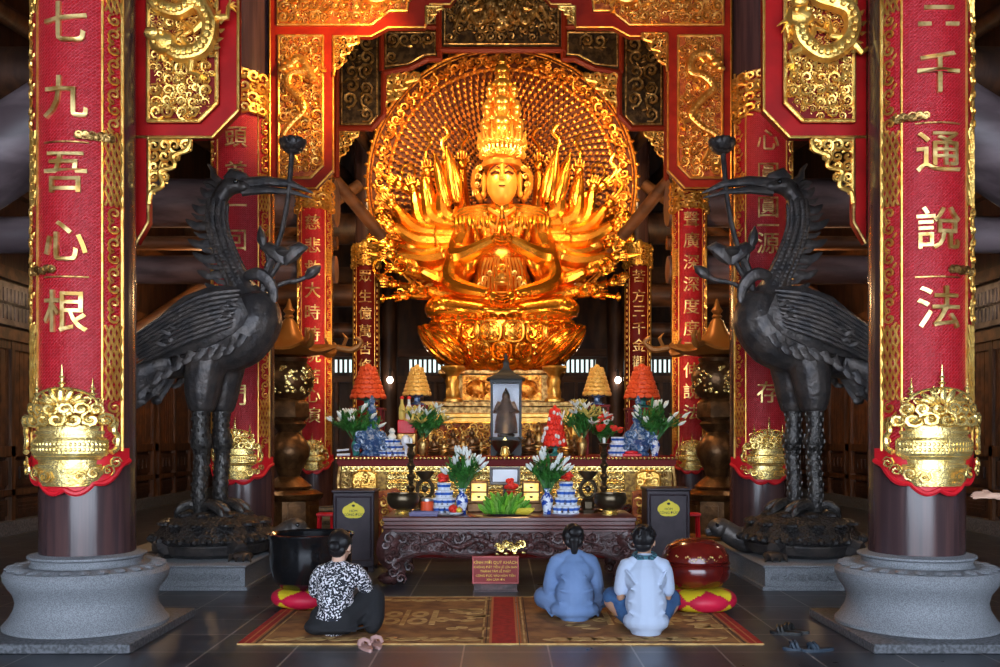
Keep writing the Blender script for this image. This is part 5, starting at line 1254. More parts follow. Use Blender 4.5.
# --- rosewood table
TA=FD+.35; TB=FD+.6
for px,lab in ((403,'left'),(610,'right')):
    x=at(px,FD+.28); y=FD+.28; t=thing('bronze_bowl','wide brown bronze bowl on a gilt foot, %s end of the rosewood table'%lab,'bowl',(x,y,TZ),'bronze bowls on the rosewood table')
    b=MB(); lat(b,x,y,TZ,[(.085,0),(.09,.012),(.07,.03),(.085,.055)],20,mod=lambda a,k:1+.05*sin(8*a)); b.build('gilt_foot',M['gold_pale'],t)
    b=MB(); lat(b,x,y,TZ+.055,[(.06,0),(.13,.025),(.17,.08),(.178,.13),(.165,.165),(.172,.18),(.155,.178),(.15,.12),(.10,.05),(.02,.03)],32); b.build('bowl',M['bronze_bowl'],t)
for px,lab in ((411,'left'),(604,'right')):
    y=FD+.78; x=at(px,y); t=thing('candlestick','tall slender dark candlestick behind the %s bronze bowl'%lab,'candlestick',(x,y,TZ),'tall candlesticks')
    b=MB(); prof=[(.09,0),(.10,.02),(.05,.05),(.025,.09)]; z=.09
    for k in range(5): prof+=[(.022,z),(.045,z+.04),(.05,z+.055),(.022,z+.09),(.03,z+.11)]; z+=.125
    prof+=[(.02,z),(.06,z+.04),(.065,z+.05),(.02,z+.055)]
    lat(b,x,y,TZ,prof,14); b.build('stem',M['bronze_bowl'],t); b=MB(); lat(b,x,y,TZ+z+.05,[(.016,0),(.016,.06),(.004,.07)],8); b.build('candle',M['lily'],t)
for px,lab in ((425,'left'),(588,'right')):
    y=FD+.62; x=at(px,y); t=thing('bronze_censer','dark bronze censer on a pierced stem, %s side of the rosewood table'%lab,'censer',(x,y,TZ),'pair of bronze censers')
    b=MB(); lat(b,x,y,TZ,[(.11,0),(.12,.03),(.07,.05),(.08,.12),(.05,.16)],6); b.build('foot',M['bronze_bowl'],t)
    b=MB(); b.tube([(x+.085*cos(a),y,TZ+.26+.10*sin(a)) for a in [2*pi*k/20 for k in range(20)]],.022,8,closed=True); b.ell((x,y,TZ+.26),(.035,.03,.04),8,6); b.build('pierced_stem',M['bronze_bowl'],t)
    b=MB(); lat(b,x,y,TZ+.36,[(.04,0),(.10,.07),(.11,.10),(.09,.09),(.03,.05)],16); b.build('cup',M['bronze_bowl'],t)
def bvase(px,y,lab,fl,seed):
    return vase(at(px,y),y,TZ,.28,lab,('bud',fl),seed=seed,spread=.24,fh=.42,group='blue and white vases on the rosewood table')
bvase(462,FD+.38,'blue and white porcelain vase left of the bananas',"green leaves with white buds, left of the bananas",21)
bvase(547,FD+.38,'blue and white porcelain vase right of the bananas',"green leaves with white buds, right of the bananas",22)
cup_tower(444,FD+.5,TZ,4,.145,.085,'blue and white cup pyramid left of the left vase, rosewood table','flower_r','cup pyramids on the rosewood table')
cup_tower(566,FD+.5,TZ,4,.15,.088,'blue and white cup pyramid right of the right vase, rosewood table','flower_r','cup pyramids on the rosewood table')
# red jar, tray, plates, red fruit
y=FD+.4; x=at(427,y); t=thing('red_jar','red jar with pale lid on the rosewood table','jar',(x,y,TZ)); b=MB(); lat(b,x,y,TZ,[(.06,0),(.07,.01),(.07,.13),(.06,.14)],18); b.build('body',M['paper_or'],t); b=MB(); lat(b,x,y,TZ+.14,[(.065,0),(.065,.03),(.03,.04)],18); b.build('lid',M['silver'],t)
y=FD+.16; x=at(424,y); b=MB(); b.box(x-.15,x+.15,y-.1,y+.1,TZ,TZ+.02,bev=.005); b.box(x-.15,x+.15,y-.1,y-.085,TZ+.02,TZ+.045); b.box(x-.15,x+.15,y+.085,y+.1,TZ+.02,TZ+.045); o=b.build('lacquer_tray',M['purple']); tag(o,'purple lacquer tray beside the red jar','tray')
y=FD+.12; x=at(446,y); b=MB(); lat(b,x,y,TZ,[(.05,0),(.09,.012),(.10,.02),(.08,.014)],20); o=b.build('plate',M['silver']); tag(o,'shallow silver plate near the front edge of the table','plate')
y=FD+.22; x=at(455,y); b=MB(); lat(b,x,y,TZ,[(.05,0),(.085,.02),(.095,.035),(.08,.03)],20); o=b.build('fruit_dish',M['cup_white']); tag(o,'small white dish under red fruit, left of the left vase','dish')
for k,(dx,dy,dz,r) in enumerate(((-.02,0,.07,.05),(.045,-.02,.055,.032),(.05,.04,.055,.03),(-.01,-.06,.05,.026))):
    b=MB(); b.ell((x+dx,y+dy,TZ+dz),(r,r,r*.9),12,8); b.ell((x+dx,y+dy,TZ+dz+r*.88),(.006,.006,.012),5,4); o=b.build('red_fruit',M['flower_r'] if k!=1 else M['banana_y']); tag(o,('largest red apple','yellow orange','small red apple at the back','smallest red apple in front')[k]+' on the white fruit dish','fruit','fruit on the dish')
# gold drawers boxes
for px,lab in ((479,'left'),(531,'right')):
    y=FD+.75; x=at(px,y); t=thing('gilt_drawer_box','gilt box with two drawers, %s of the silver picture frame'%lab,'box',(x,y,TZ),'gilt drawer boxes')
    b=MB(); b.box(x-.10,x+.10,y-.07,y+.07,TZ+.10,TZ+.34,bev=.008); b.box(x-.13,x+.13,y-.09,y+.09,TZ,TZ+.10,bev=.01); b.build('carcass',M['bronze_warm'],t)
    for k in range(2): b=MB(); b.box(x-.085,x+.085,y-.085,y-.068,TZ+.125+k*.105,TZ+.215+k*.105,bev=.004); d=b.build('drawer',M['gold'],t); b=MB(); b.ell((x,y-.09,TZ+.17+k*.105),(.02,.012,.012),8,5); b.build('knob',M['bronze_bowl'],d)
y=FD+.85; x=at(505,y); t=thing('picture_frame','wide silver picture frame behind the bananas','picture frame',(x,y,TZ)); b=MB(); b.box(x-.17,x+.17,y-.01,y+.02,TZ+.30,TZ+.50); b.box(x-.02,x+.02,y,y+.1,TZ,TZ+.32); b.build('backing',M['black'],t)
b=MB(); rim(b,rect(x-.16,x+.16,TZ+.31,TZ+.49),y-.015,.014); b.build('silver_rim',M['silver'],t); b=MB(); b.box(x-.14,x+.14,y-.014,y-.009,TZ+.33,TZ+.47); b.build('print',M['case_back'],t)
y=FD+.6; x=at(511,y); b=MB(); rnd=random.Random(7); lat(b,x,y,TZ,[(.05,0),(.02,.02),(.02,.2),(.06,.24)],12)
for k in range(16): a=rnd.uniform(0,6.3); q=rnd.uniform(0,.07); b.ell((x+q*cos(a),y+q*sin(a),TZ+.27+rnd.uniform(0,.09)),(.03,.03,.022),7,5,rot=Matrix.Rotation(a,3,'X'))
o=b.build('red_flower_stand',M['flower_r']); tag(o,'red flower on a short stem just above the bananas','flower')
# bananas: one hand of fruit per row, single bananas
y0=FD+.22; x0=at(507,y0); b=MB(); lat(b,x0,y0,TZ,[(.10,0),(.20,.012),(.26,.02),(.22,.016)],28,sy=.7); o=b.build('banana_platter',M['purple']); tag(o,'dark oval platter under the bananas','platter')
rnd=random.Random(12)
def banana(x,y,z,dx,m,lab,gr,s=1):
    b=MB(); pts,ws=smooth_path([(x,y,z),(x+dx*.35,y-.035,z+.030*s),(x+dx*.9,y-.05,z+.065*s),(x+dx*1.25,y-.045,z+.095*s)],4,[.014,.024,.022,.007]); b.tube(pts,ws,6)
    o=b.build('banana',M[m]); tag(o,lab,'banana',gr)
for r in range(4):
    for i in range(14-3*r):
        f=-1+2*i/(13-3*r); banana(x0-.02+f*.20*(1-.20*r),y0-.06+.05*r+rnd.uniform(-.01,.01),TZ+.022+.040*r,f*.075+rnd.uniform(-.02,.02),('banana_g','leaf_light','banana_g2')[(i+r)%3],'green banana in the bunch at the centre of the rosewood table','green bananas on the platter',1.1)
for i in range(7): banana(x0+.10+i*.017,y0-.10,TZ+.022,.03+i*.006,'banana_y','yellow banana at the right corner of the green bunch','yellow bananas on the platter',.7)
# carved side scrolls standing by the altar
for px,lab,s in ((391,'left',-1),(646,'right',1)):
    D=11.6; x=at(px,D); b=MB(); zt_=Z(488,D); 
    P=[(x-.16,.0),(x+.16,.0),(x+.16,zt_*.9),(x+.05,zt_),(x-.16,zt_*.95)]; b.prism(P,D,D+.1); t=b.build('gilt_side_scroll',M['gold_back']); tag(t,'gilt scrollwork stand beside the rosewood table, %s side'%lab,'carved stand','gilt side scrolls')
    b=MB(); carve(b,P,D,.13,13); b.build('scroll_carving',M['gold'],t)
# ---------------------------------------------------------------- donation boxes, bell, wooden fish, mats, placard, footwear
def text_mesh(body,size,c,m,name,parent,depth=.004,sx=1):
    gv,gf=text_geo(body,size,depth,2); b=MB(); b.add([(c[0]+v[0]*sx,c[1]+v[1],c[2]+v[2]) for v in gv],gf); return b.build(name,m,parent)
for lab,p0,p1,top in (('left',333,374,490),('right',647,690,488)):
    D=10.95; x0,x1=X(p0,D),X(p1,D); zt=Z(top,D); xc=(x0+x1)/2; zb=Z(468 if 0 else 547,D)
    t=thing('donation_box','dark purple-brown donation box with yellow lotus label, %s of the rosewood table'%lab,'donation box',(xc,D,0),'donation boxes')
    b=MB(); b.box(x0,x1,D,D+.42,.06,zt-.03,bev=.01); b.build('body',M['box'],t)
    b=MB(); b.box(x0-.015,x1+.015,D-.02,D+.44,zt-.03,zt,bev=.008); b.box(xc-.08,xc+.08,D+.18,D+.2,zt,zt+.004); b.build('lid',M['box'],t)
    b=MB(); rim(b,rect(x0+.035,x1-.035,.14,zt-.08),D-.002,.012); b.build('panel_moulding',M['box'],t)
    for sx in (x0+.04,x1-.04):
        for y in (D+.05,D+.37): b=MB(); b.box(sx-.03,sx+.03,y-.03,y+.03,0,.06); b.build('foot',M['box'],t)
    zc=zt-.255; s=.118; P=[]
    for k in range(40):
        a=2*pi*k/40; r=1+.10*abs(sin(2.5*(a+pi/2))) ; zz=sin(a); 
        P.append((xc+s*1.0*cos(a)*r, zc+s*.72*zz*r*(1.15 if zz>0 else .8)))
    P[10]=(xc,zc+s*1.05)
    b=MB(); b.prism(P,D-.008,D); l=b.build('lotus_label',M['yellow'],t)
    text_mesh('HÒM',.040,(xc,D-.010,zc+.018),M['black'],'lettering',l); text_mesh('CÔNG ĐỨC',.040,(xc,D-.010,zc-.024),M['black'],'lettering',l)
    b=MB(); b.ell((xc,D-.01,zc+.075),(.02,.006,.014),8,5); b.build('lotus_mark',M['black'],l)
# cushions: gathered satin segments, red and yellow
def cushion(x,y,r,h,label,rot=0):
    t=thing('round_cushion',label,'cushion',(x,y,.012),'round red and yellow cushions')
    n=5; m=20; k=20; b=MB(); vs=[]; fs=[]; mi=[]
    for u in range(n*m):
        a=2*pi*u/(n*m)+rot
        for v in range(k+1):
            w=v/k; th=-pi/2+pi*w; q=(u%m)/m; rr=r*(.30+.70*cos(th)**.55)*(1-.03*abs(2*q-1)**4); zz=.012+h/2+h/2*sin(th)
            if v in(0,k): rr=r*.02
            vs.append((x+rr*cos(a),y+rr*sin(a),zz))
    for u in range(n*m):
        for v in range(k):
            q0=u*(k+1)+v; q1=((u+1)%(n*m))*(k+1)+v; fs.append((q0,q1,q1+1,q0+1))
            mi.append(0 if abs(2*((u%m)+.5)/m-1)*1.0+abs(2*(v+.5)/k-1)*1.15<1.08 else 1)
    b.add(vs,fs); b.m=mi; b.build('satin_cover',[M['cush_red'],M['cush_yel']],t,sharp=180)
    return t
# black bell bowl
D=8.75; x=X(311,D); zc=.012+.165
cushion(x-.02,D-.04,.33,.17,'red and yellow satin cushion under the black bell bowl',-pi/2-pi/5)
z=zc-.01; b=MB(lambda p,c=V((x,D,z)): c+(V(p)-c)*1.07); R=.355
b.lathe((x,D,z),[(.18,0),(.26,.02),(.315,.08),(.345,.2),(.35,.32),(.352,.43),(.368,.455),(.37,.475),(.345,.48),(.325,.46),(.32,.3),(.28,.1),(.05,.04)],44); t=b.build('bell_bowl',M['black_metal']); tag(t,'large black bronze bell bowl on a red and yellow cushion beside the left worshipper','bell bowl')
b=MB(); b.tube([(x+.353*cos(a),D+.353*sin(a),z+.36) for a in [2*pi*k/40 for k in range(40)]],.008,5,closed=True); b.tube([(x+.350*cos(a),D+.350*sin(a),z+.26) for a in [2*pi*k/40 for k in range(40)]],.006,5,closed=True); b.build('raised_band',M['black_metal'],t)
# wooden fish drum
D=8.6; x=X(695,D); cushion(x+.03,D-.06,.325,.19,'red and yellow satin cushion under the wooden fish drum',-pi/2-pi/5+.1)
b=MB(); z=.195
def fishmod(a,k): return 1+.03*cos(2*a)
b.lathe((x,D,z),[(.12,0),(.24,.03),(.30,.10),(.312,.17),(.30,.215),(.285,.235),(.30,.255),(.295,.30),(.25,.38),(.17,.43),(.08,.45),(.01,.455)],44,sx=.98,mod=fishmod); t=b.build('wooden_fish_drum',M['fish']); tag(t,'glossy red-brown wooden fish drum on a cushion beside the man in white','wooden fish drum')
b=MB(); b.tube([(x+.30*cos(a),D+.30*sin(a),z+.235+.01*sin(3*a)) for a in [2*pi*k/40 for k in range(40)]],.012,6,closed=True); b.build('mouth_slit_lip',M['fish'],t)
b=MB(); rnd=random.Random(3)
for k in range(40): a=-pi*.9+pi*.8*k/39; b.ell((x+.283*cos(a),D+.283*sin(a),z+.29+.02*sin(k*1.1)),(.010,.010,.010),5,4)
for k in range(10): a=-pi/2+(k-4.5)*.2; curl(b,x+.24*cos(a),z+.37,D-.19+.02*abs(k-4.5),.05,rnd,1 if k%2 else -1)
b.build('carved_dots',M['gold_old'],t)
# mats
Y0=1472/(645-438); Y1=1472/(598-438)
def prayer_mat(x0,x1,label,redL,redR,seed,dark):
    t=thing('prayer_mat',label,'mat',((x0+x1)/2,(Y0+Y1)/2,0),'pair of woven prayer mats')
    b=MB(); b.box(x0,x1,Y0,Y1,.001,.010); b.build('weave',M['rug'],t)
    def strip(a,c,m,name='stripe',z=.0125):
        b=MB(); b.box(a,c,Y0+.001,Y1-.001,.010,z); b.build(name,M[m],t)
    for (e,s,wd) in ((x0,1,redL),(x1,-1,redR)):
        u=lambda k: e+s*k
        def st2(a,c,m): strip(min(u(a),u(c)),max(u(a),u(c)),m)
        if wd==2: st2(0,.045,'rug_red'); st2(.045,.06,'rug_edge'); st2(.06,.10,'rug_red'); st2(.10,.115,'rug_edge'); st2(.13,.145,'rug_dark'); st2(.16,.17,'rug_pat')
        elif wd==1: st2(0,.02,'rug_edge'); st2(.02,.205,'rug_red'); st2(.205,.225,'rug_edge'); st2(.245,.255,'rug_dark'); st2(.27,.285,'rug_pat')
        else: st2(0,.012,'rug_edge'); st2(.03,.045,'rug_pat'); st2(.06,.07,'rug_dark')
    b=MB(); b.box(x0,x1,Y0-.006,Y0+.006,.001,.013); b.box(x0,x1,Y1-.006,Y1+.006,.001,.013); b.build('bound_edge',M['rug_pat'],t)
    b=MB(); rnd=random.Random(seed); a0=x0+.32; a1=x1-.36
    def flat(px,py,r,h,rot=0): 
        n=10; P=[(px+r*cos(2*pi*k/n)*cos(rot)-h*sin(2*pi*k/n)*sin(rot),py+r*cos(2*pi*k/n)*sin(rot)+h*sin(2*pi*k/n)*cos(rot)) for k in range(n)]; b.prismz(P,.0102,.0125)
    for yy in (Y0+.16,Y1-.18):
        k=7
        for i in range(k): cx=a0+(a1-a0)*i/(k-1); flat(cx,yy,.09,.055); flat(cx+.09,yy+.04,.06,.03,.6); flat(cx-.09,yy-.03,.06,.03,-.4)
    cx=(x0+x1)/2+.10; cy=(Y0+Y1)/2
    def ring(px,py,r,w,a0_=0,a1_=2*pi,sy=1.7):
        n=18
        for i in range(n):
            a=a0_+(a1_-a0_)*i/n; c=a0_+(a1_-a0_)*(i+1)/n
            b.prismz([(px+(r-w)*cos(a),py+(r-w)*sy*sin(a)),(px+(r+w)*cos(a),py+(r+w)*sy*sin(a)),(px+(r+w)*cos(c),py+(r+w)*sy*sin(c)),(px+(r-w)*cos(c),py+(r-w)*sy*sin(c))],.0102,.0125)
    for s in (-1,1):     # mirrored scroll medallion
        ring(cx+s*.115,cy+.15,.055,.022); ring(cx+s*.115,cy-.16,.065,.022); b.box(cx+s*.245-.025,cx+s*.245+.025,cy-.32,cy+.32,.0102,.0125); ring(cx+s*.32,cy-.10,.04,.02)
        for q in range(16): flat(cx+s*rnd.uniform(.42,.66),cy+rnd.uniform(-.5,.5),rnd.uniform(.04,.12),rnd.uniform(.025,.055),rnd.uniform(-.6,.6))
    b.box(cx-.02,cx+.02,cy-.34,cy+.34,.0102,.0125)
    b.build('woven_motif',M['rug_pat'],t)
prayer_mat(X(237,Y0),X(519,Y0),'left woven brown prayer mat with broad red stripe at its inner end',2,1,1,0)
prayer_mat(X(520,Y0),X(764,Y0),'right woven brown prayer mat, red striped at its outer end',0,2,2,1)
# placard
D=1472/(583-438)-.62; D=9.6; x0,x1=X(472,D),X(519,D); z0,z1=Z(584,D),Z(556,D)
t=thing('red_placard','small red placard with golden lines of text before the rosewood table','sign',((x0+x1)/2,D,0))
b=MB(); b.box(x0,x1,D,D+.02,z0,z1,bev=.003); b.build('board',M['placard'],t)
b=MB(); rim(b,rect(x0+.01,x1-.01,z0+.01,z1-.01),D-.002,.009); b.build('rim',M['placard_rim'],t)
xm=(x0+x1)/2; H=z1-z0
for k,(s_,sz) in enumerate((('KÍNH MỜI QUÝ KHÁCH',.042),('KHÔNG ĐẶT TIỀN LẺ LÊN BAN',.031),('THÀNH TÂM LỄ PHẬT',.031),('CÔNG ĐỨC VÀO HÒM TIỀN',.031),('XIN CẢM ƠN',.031))):
    text_mesh(s_,sz,(xm,D-.006,z1-.062-k*.042-(.004 if k else 0)),M['sign_yellow'],'text_line',t,.003)
b=MB(); b.box(x0+.02,x1-.02,D+.02,D+.035,.0,z0+.03); b.tube([(xm,D+.03,z0+.1),(xm,D+.16,.01)],.012,6); b.box(x0+.01,x1-.01,D-.02,D+.17,0,.012); b.build('stand',M['table_carved'],t)
# footwear
def sandal(px,py,rot,m,name,label,group,s=1.0,cat='sandal'):
    D=1472/(py-438); x=X(px,D); Rm=Matrix.Rotation(rot,3,'Z'); P=V((x,D,0))
    t=thing(name,label,cat,(x,D,0),group)
    def T(v): return P+Rm@V((v[0]*s,v[1]*s,v[2]*s))
    b=MB(xf=T); P2=[]
    for k in range(20):
        a=2*pi*k/20; P2.append(((.040+.008*sin(a))*cos(a),.125*sin(a)))
    b.prismz(P2,0,.022); b.build('sole',M[m],t)
    b=MB(xf=T)
    for yy,w in ((.05,.042),(.02,.042)): b.tube([(-w,yy,.02),(-w*.75,yy+.01,.05),(0,yy+.015,.062),(w*.75,yy+.01,.05),(w,yy,.02)],.014,6,flat=1)
    b.tube([(0,.075,.022),(0,.06,.05),(0,.03,.062)],.008,6); b.build('strap',M[m],t)
sandal(366,649,.45,'strap_pink','slip_on_sandal','pinkish slip-on sandal by the left worshipper, the one further left','pink sandals'); sandal(377,646,.25,'strap_pink','slip_on_sandal','pinkish slip-on sandal by the left worshipper, the one further right','pink sandals')
sandal(786,634,1.2,'black','flat_sandal','black strappy sandal on the tiles right of the mats, further left','black sandals'); sandal(794,632,.9,'black','flat_sandal','black strappy sandal on the tiles right of the mats, further right','black sandals')
sandal(800,650,1.45,'navy','rubber_slipper','dark blue rubber slipper near the right column base, left one','navy slippers'); sandal(818,651,1.75,'navy','rubber_slipper','dark blue rubber slipper near the right column base, right one','navy slippers')
# little red stools behind
for lab,px in (('left',326),('right',691)):
    D=12.1; x=X(px,D); t=thing('red_stool','small red stool behind the donation box, %s side'%lab,'stool',(x,D,0),'small red stools')
    b=MB(); b.box(x-.11,x+.11,D-.1,D+.1,.56,.60,bev=.01); b.build('seat',M['red_bright'],t)
    for sx in (-1,1):
        for sy in (-1,1): b=MB(); b.tube([(x+sx*.08,D+sy*.07,.565),(x+sx*.10,D+sy*.09,0)],.018,6); b.build('leg',M['red_bright'],t)
# bulbs on the rear posts
for s,lab,px in ((-1,'left',390),(1,'right',618)):
    D=27.1; x=X(px,D); z=Z(380,D); t=thing('wall_lamp','bare glowing white lamp on a rear post, %s of the throne'%lab,'lamp',(x,D,z),'glowing lamps at the rear')
    b=MB(); b.ell((x,D,z),(.085,.085,.10),14,10); b.build('bulb',M['bulb'],t); b=MB(); b.tube([(x,D,z+.09),(x,D,z+.3),(x+s*-.0,D+.25,z+.3)],.03,7); b.build('bracket',M['black'],t)
# ---------------------------------------------------------------- people
def person(label,x,y,rot,sc,P):
    """P: joints in a local frame, +y ahead of the person, z up; returns the thing"""
    Rm=Matrix.Rotation(rot,3,'Z'); o=V((x,y,P.get('z0',.013)))
    wx=P.get('wx',1)
    xf=lambda v: o+Rm@(V((v[0]*(wx if v[2]<P.get('wz',.52) else 1),v[1],v[2]))*sc)
    t=thing('person',label,'person',(x,y,P.get('z0',.013)))
    def capsule(b,pts,ws,n=12,k=5):
        p2,w2=smooth_path(pts,k,ws); b.tube(p2,w2,n); b.ell(p2[0],w2[0],n,6); b.ell(p2[-1],w2[-1],n,6)
    hd=V(P['head']); HR=Matrix.Rotation(P.get('turn',0),3,'Z')@Matrix.Rotation(P.get('nod',0),3,'X')
    nk=V(P['neck'])
    H=lambda v: hd+HR@V(v)
    # body: one continuous skin
    b=MB(xf)
    b.ell(hd+HR@V((0,-.012,.015)),(.074,.092,.098),16,12,rot=HR); b.ell(H((0,.022,-.045)),(.055,.066,.068),14,10,rot=HR); b.ell(H((0,.06,-.085)),(.030,.026,.024),10,7)
    b.tube([H((0,.078,.02)),H((0,.098,-.012)),H((0,.106,-.030))],[.010,.013,.017],8); b.ell(H((0,.098,-.034)),(.019,.012,.010),8,6)
    b.ell(H((0,.088,-.060)),(.026,.012,.006),8,5); b.ell(H((0,.086,-.070)),(.022,.012,.007),8,5)
    for e in (-1,1):
        b.ell(H((e*.030,.078,.012)),(.017,.012,.010),8,6); b.ell(H((e*.077,-.005,-.012)),(.010,.020,.032),8,6,rot=HR); b.ell(H((e*.040,.062,-.035)),(.022,.020,.020),8,6)
        b.tube([H((e*.014,.090,.030)),H((e*.030,.092,.036)),H((e*.050,.078,.030))],[.006,.007,.004],6)
    capsule(b,[nk-V((0,0,.06)),nk,hd+V((0,-.005,-.05))],[.062,.050,.052])
    capsule(b,P['spine'],P['spine_w'])
    for s,side in ((-1,'L'),(1,'R')):
        sh,el,wr=P['arm'+side]; capsule(b,[sh,el,wr],[.040,.036,.026])
        capsule(b,[V(P['spine'][-1]),sh],[.05,.040])
        d=(V(wr)-V(el)).normalized(); up=V(P.get('palm'+side,(0,0,1))); up=(up-d*up.dot(d)).normalized(); sd_=d.cross(up)
        R=Matrix((sd_,d,up)).transposed(); pc=V(wr)+d*.052; b.ell(pc,(.040,.052,.017),10,7,rot=R); b.tube([V(wr)-d*.01,pc],[.024,.026],8)
        cl=P.get('curl',.5)
        for f in range(4):
            t_=(f-1.5)*.0205; L=(.072,.082,.076,.060)[f]; q0=pc+d*.042+sd_*t_
            q1=q0+(d+sd_*t_*2-up*cl*.4).normalized()*L*.45; q2=q1+(d-up*cl).normalized()*L*.32; q3=q2+(d-up*cl*1.8).normalized()*L*.25
            b.tube([q0-d*.02,q0,q1,q2,q3],[.009,.0092,.0085,.0080,.0060],8); b.ell(q3,.006,6,4)
        th=sd_*(-1 if side=='R' else 1); q0=pc-d*.022+th*.030; q1=q0+(th*.8+d*.7).normalized()*.034; q2=q1+(d+th*.25-up*.3).normalized()*.030
        b.tube([q0-th*.015,q0,q1,q2],[.012,.012,.0105,.0075],8)
        if 'leg'+side in P:
            L=P['leg'+side]; capsule(b,[V(P['spine'][0]),L[0],L[1],L[2]],[.09,.085,.055,.036]); q=V(L[2]); fd=V(P['foot'+side]).normalized()
            b.tube([q,q+fd*.06,q+fd*.13,q+fd*.19],[.036,.042,.042,.020],10,flat=.7)
    bd=b.build('body',M[P.get('skin','skin')],t); fuse(bd,.0065*sc,2,.4)
    # eyes
    b=MB(xf)
    for e in (-1,1): b.ell(H((e*.030,.0885,.012)),(.010,.004,.005),8,5)
    b.build('eyes',M['black'],t)
    return t,xf,capsule,H,HR,hd
def wrinkles(b,segs,r=.008):
    for pts in segs: b.tube(smooth_path(pts,5),r,6)
# ---- man in white
Pm=dict(wx=.90,head=(.0,.10,.672),neck=(0,.075,.555),turn=-.25,nod=-.12,spine=[(0,0,.13),(0,.0,.25),(0,.035,.40),(0,.06,.50)],spine_w=[.12,.115,.115,.075],
  armL=[(-.160,.05,.485),(-.195,.09,.25),(-.18,.29,.20)],armR=[(.160,.05,.485),(.195,.10,.25),(.15,.31,.20)],curl=.8,
  legL=[(-.12,.06,.12),(-.27,.27,.20),(.02,.42,.07)],footL=(1,.1,-.1),legR=[(.12,.06,.12),(.27,.30,.19),(-.04,.40,.11)],footR=(-1,.2,-.1))
t,xf,cap_,H,HR,hd=person('man in a white-blue T-shirt and jeans sitting cross-legged on the right mat',X(646,7.5),7.52,-.03,1.06,Pm)
b=MB(xf); cap_(b,[(0,-.02,.07),(0,-.02,.22),(0,.02,.38),(0,.05,.455)],[.145,.142,.14,.115],16); b.ell((0,-.03,.09),(.195,.15,.095),16,8); b.ell((0,-.015,.22),(.175,.135,.15),16,10); b.ell((0,.03,.40),(.180,.120,.13),16,10)
cap_(b,[(-.10,.055,.505),(0,.055,.535),(.10,.055,.505)],[.05,.058,.05])
for s in (-1,1): cap_(b,[(s*.12,.05,.480),(s*.165,.06,.445),(s*.195,.085,.31)],[.070,.070,.062])
wrinkles(b,[[(-.15,-.10,.17),(-.02,-.155,.13),(.15,-.10,.17)],[(-.16,-.09,.25),(0,-.14,.215),(.14,-.1,.24)],[(-.14,-.08,.34),(.02,-.125,.30),(.12,-.09,.33)],[(-.17,-.03,.47),(-.10,-.10,.38)],[(.17,-.03,.47),(.11,-.10,.37)]],.012)
o=b.build('t_shirt',M['tshirt'],t); fuse(o,.010,3)
b=MB(xf); b.ell((0,.0,.10),(.19,.14,.10),14,8)
for s,k,a in ((-1,(-.25,.28,.22),(0,.41,.09)),(1,(.25,.31,.20),(-.02,.41,.12))): cap_(b,[(s*.09,.04,.11),(s*.18,.16,.17),k,a],[.105,.10,.078,.055],12)
wrinkles(b,[[(-.30,.20,.25),(-.34,.28,.16)],[(.30,.22,.25),(.34,.3,.15)]],.012); o=b.build('jeans',M['jeans'],t); fuse(o,.011,3)
b=MB(xf); cap_(b,[H((0,-.03,.035)),H((0,-.04,.02))],[.086,.088],16); b.ell(H((0,-.022,.035)),(.086,.102,.092),18,12,rot=HR); b.ell(H((0,-.055,-.035)),(.066,.052,.055),14,8,rot=HR)
rnd=random.Random(2)
for k in range(60):
    a=rnd.uniform(0,2*pi); z=rnd.uniform(.0,.9); q=V((.084*cos(a)*math.sqrt(1-z*z),-.022+.10*sin(a)*math.sqrt(1-z*z),.035+.092*z)); b.tube([H(q),H(q*1.05+V((rnd.uniform(-.015,.015),-.01,-.02)))],[.012,.004],5)
b.build('short_hair',M['hair'],t)
b=MB(xf); b.tube([(.075*cos(a),.072+.068*sin(a),.562+.012*sin(a)) for a in [2*pi*k/20 for k in range(20)]],.024,8,closed=True); b.tube([(.080*cos(a),.072+.072*sin(a),.542) for a in [2*pi*k/20 for k in range(20)]],.018,8,closed=True); b.build('neck_scarf',M['scarf'],t)
# ---- woman in pale blue robe
Pw=dict(wx=.92,wz=.48,head=(.0,.12,.630),neck=(0,.085,.515),nod=-.35,spine=[(0,0,.12),(0,.0,.23),(0,.04,.36),(0,.07,.465)],spine_w=[.12,.11,.11,.075],
  armL=[(-.155,.06,.45),(-.205,.11,.25),(-.05,.31,.32)],armR=[(.155,.06,.45),(.205,.11,.25),(.05,.31,.32)],palmL=(1,0,0),palmR=(-1,0,0),curl=.05,skin='skin_pale',
  legL=[(-.12,.05,.11),(-.25,.25,.13),(.02,.38,.06)],footL=(1,.1,-.1),legR=[(.12,.05,.11),(.25,.27,.13),(-.04,.37,.08)],footR=(-1,.2,-.1))
t,xf,cap_,H,HR,hd=person('woman in a pale blue robe with a hair bun, sitting on the right mat',X(574.5,8.1),8.10,.02,1.05,Pw)
b=MB(xf); cap_(b,[(0,-.02,.07),(0,-.02,.20),(0,.025,.35),(0,.055,.435)],[.145,.138,.132,.105],16); b.ell((0,-.03,.08),(.225,.15,.085),16,8); b.ell((0,.03,.375),(.178,.115,.12),16,10); b.ell((0,-.01,.2),(.175,.13,.15),16,10)
cap_(b,[(-.09,.065,.475),(0,.065,.505),(.09,.065,.475)],[.05,.058,.05])
for s in (-1,1): cap_(b,[(s*.12,.06,.45),(s*.170,.07,.40),(s*.205,.10,.24),(s*.16,.22,.25),(s*.08,.29,.31)],[.072,.072,.070,.066,.058])
for s,k,a in ((-1,(-.25,.25,.13),(0,.37,.08)),(1,(.25,.27,.13),(-.02,.37,.10))): cap_(b,[(s*.09,.03,.10),(s*.19,.14,.13),k,a],[.10,.105,.088,.06],12)
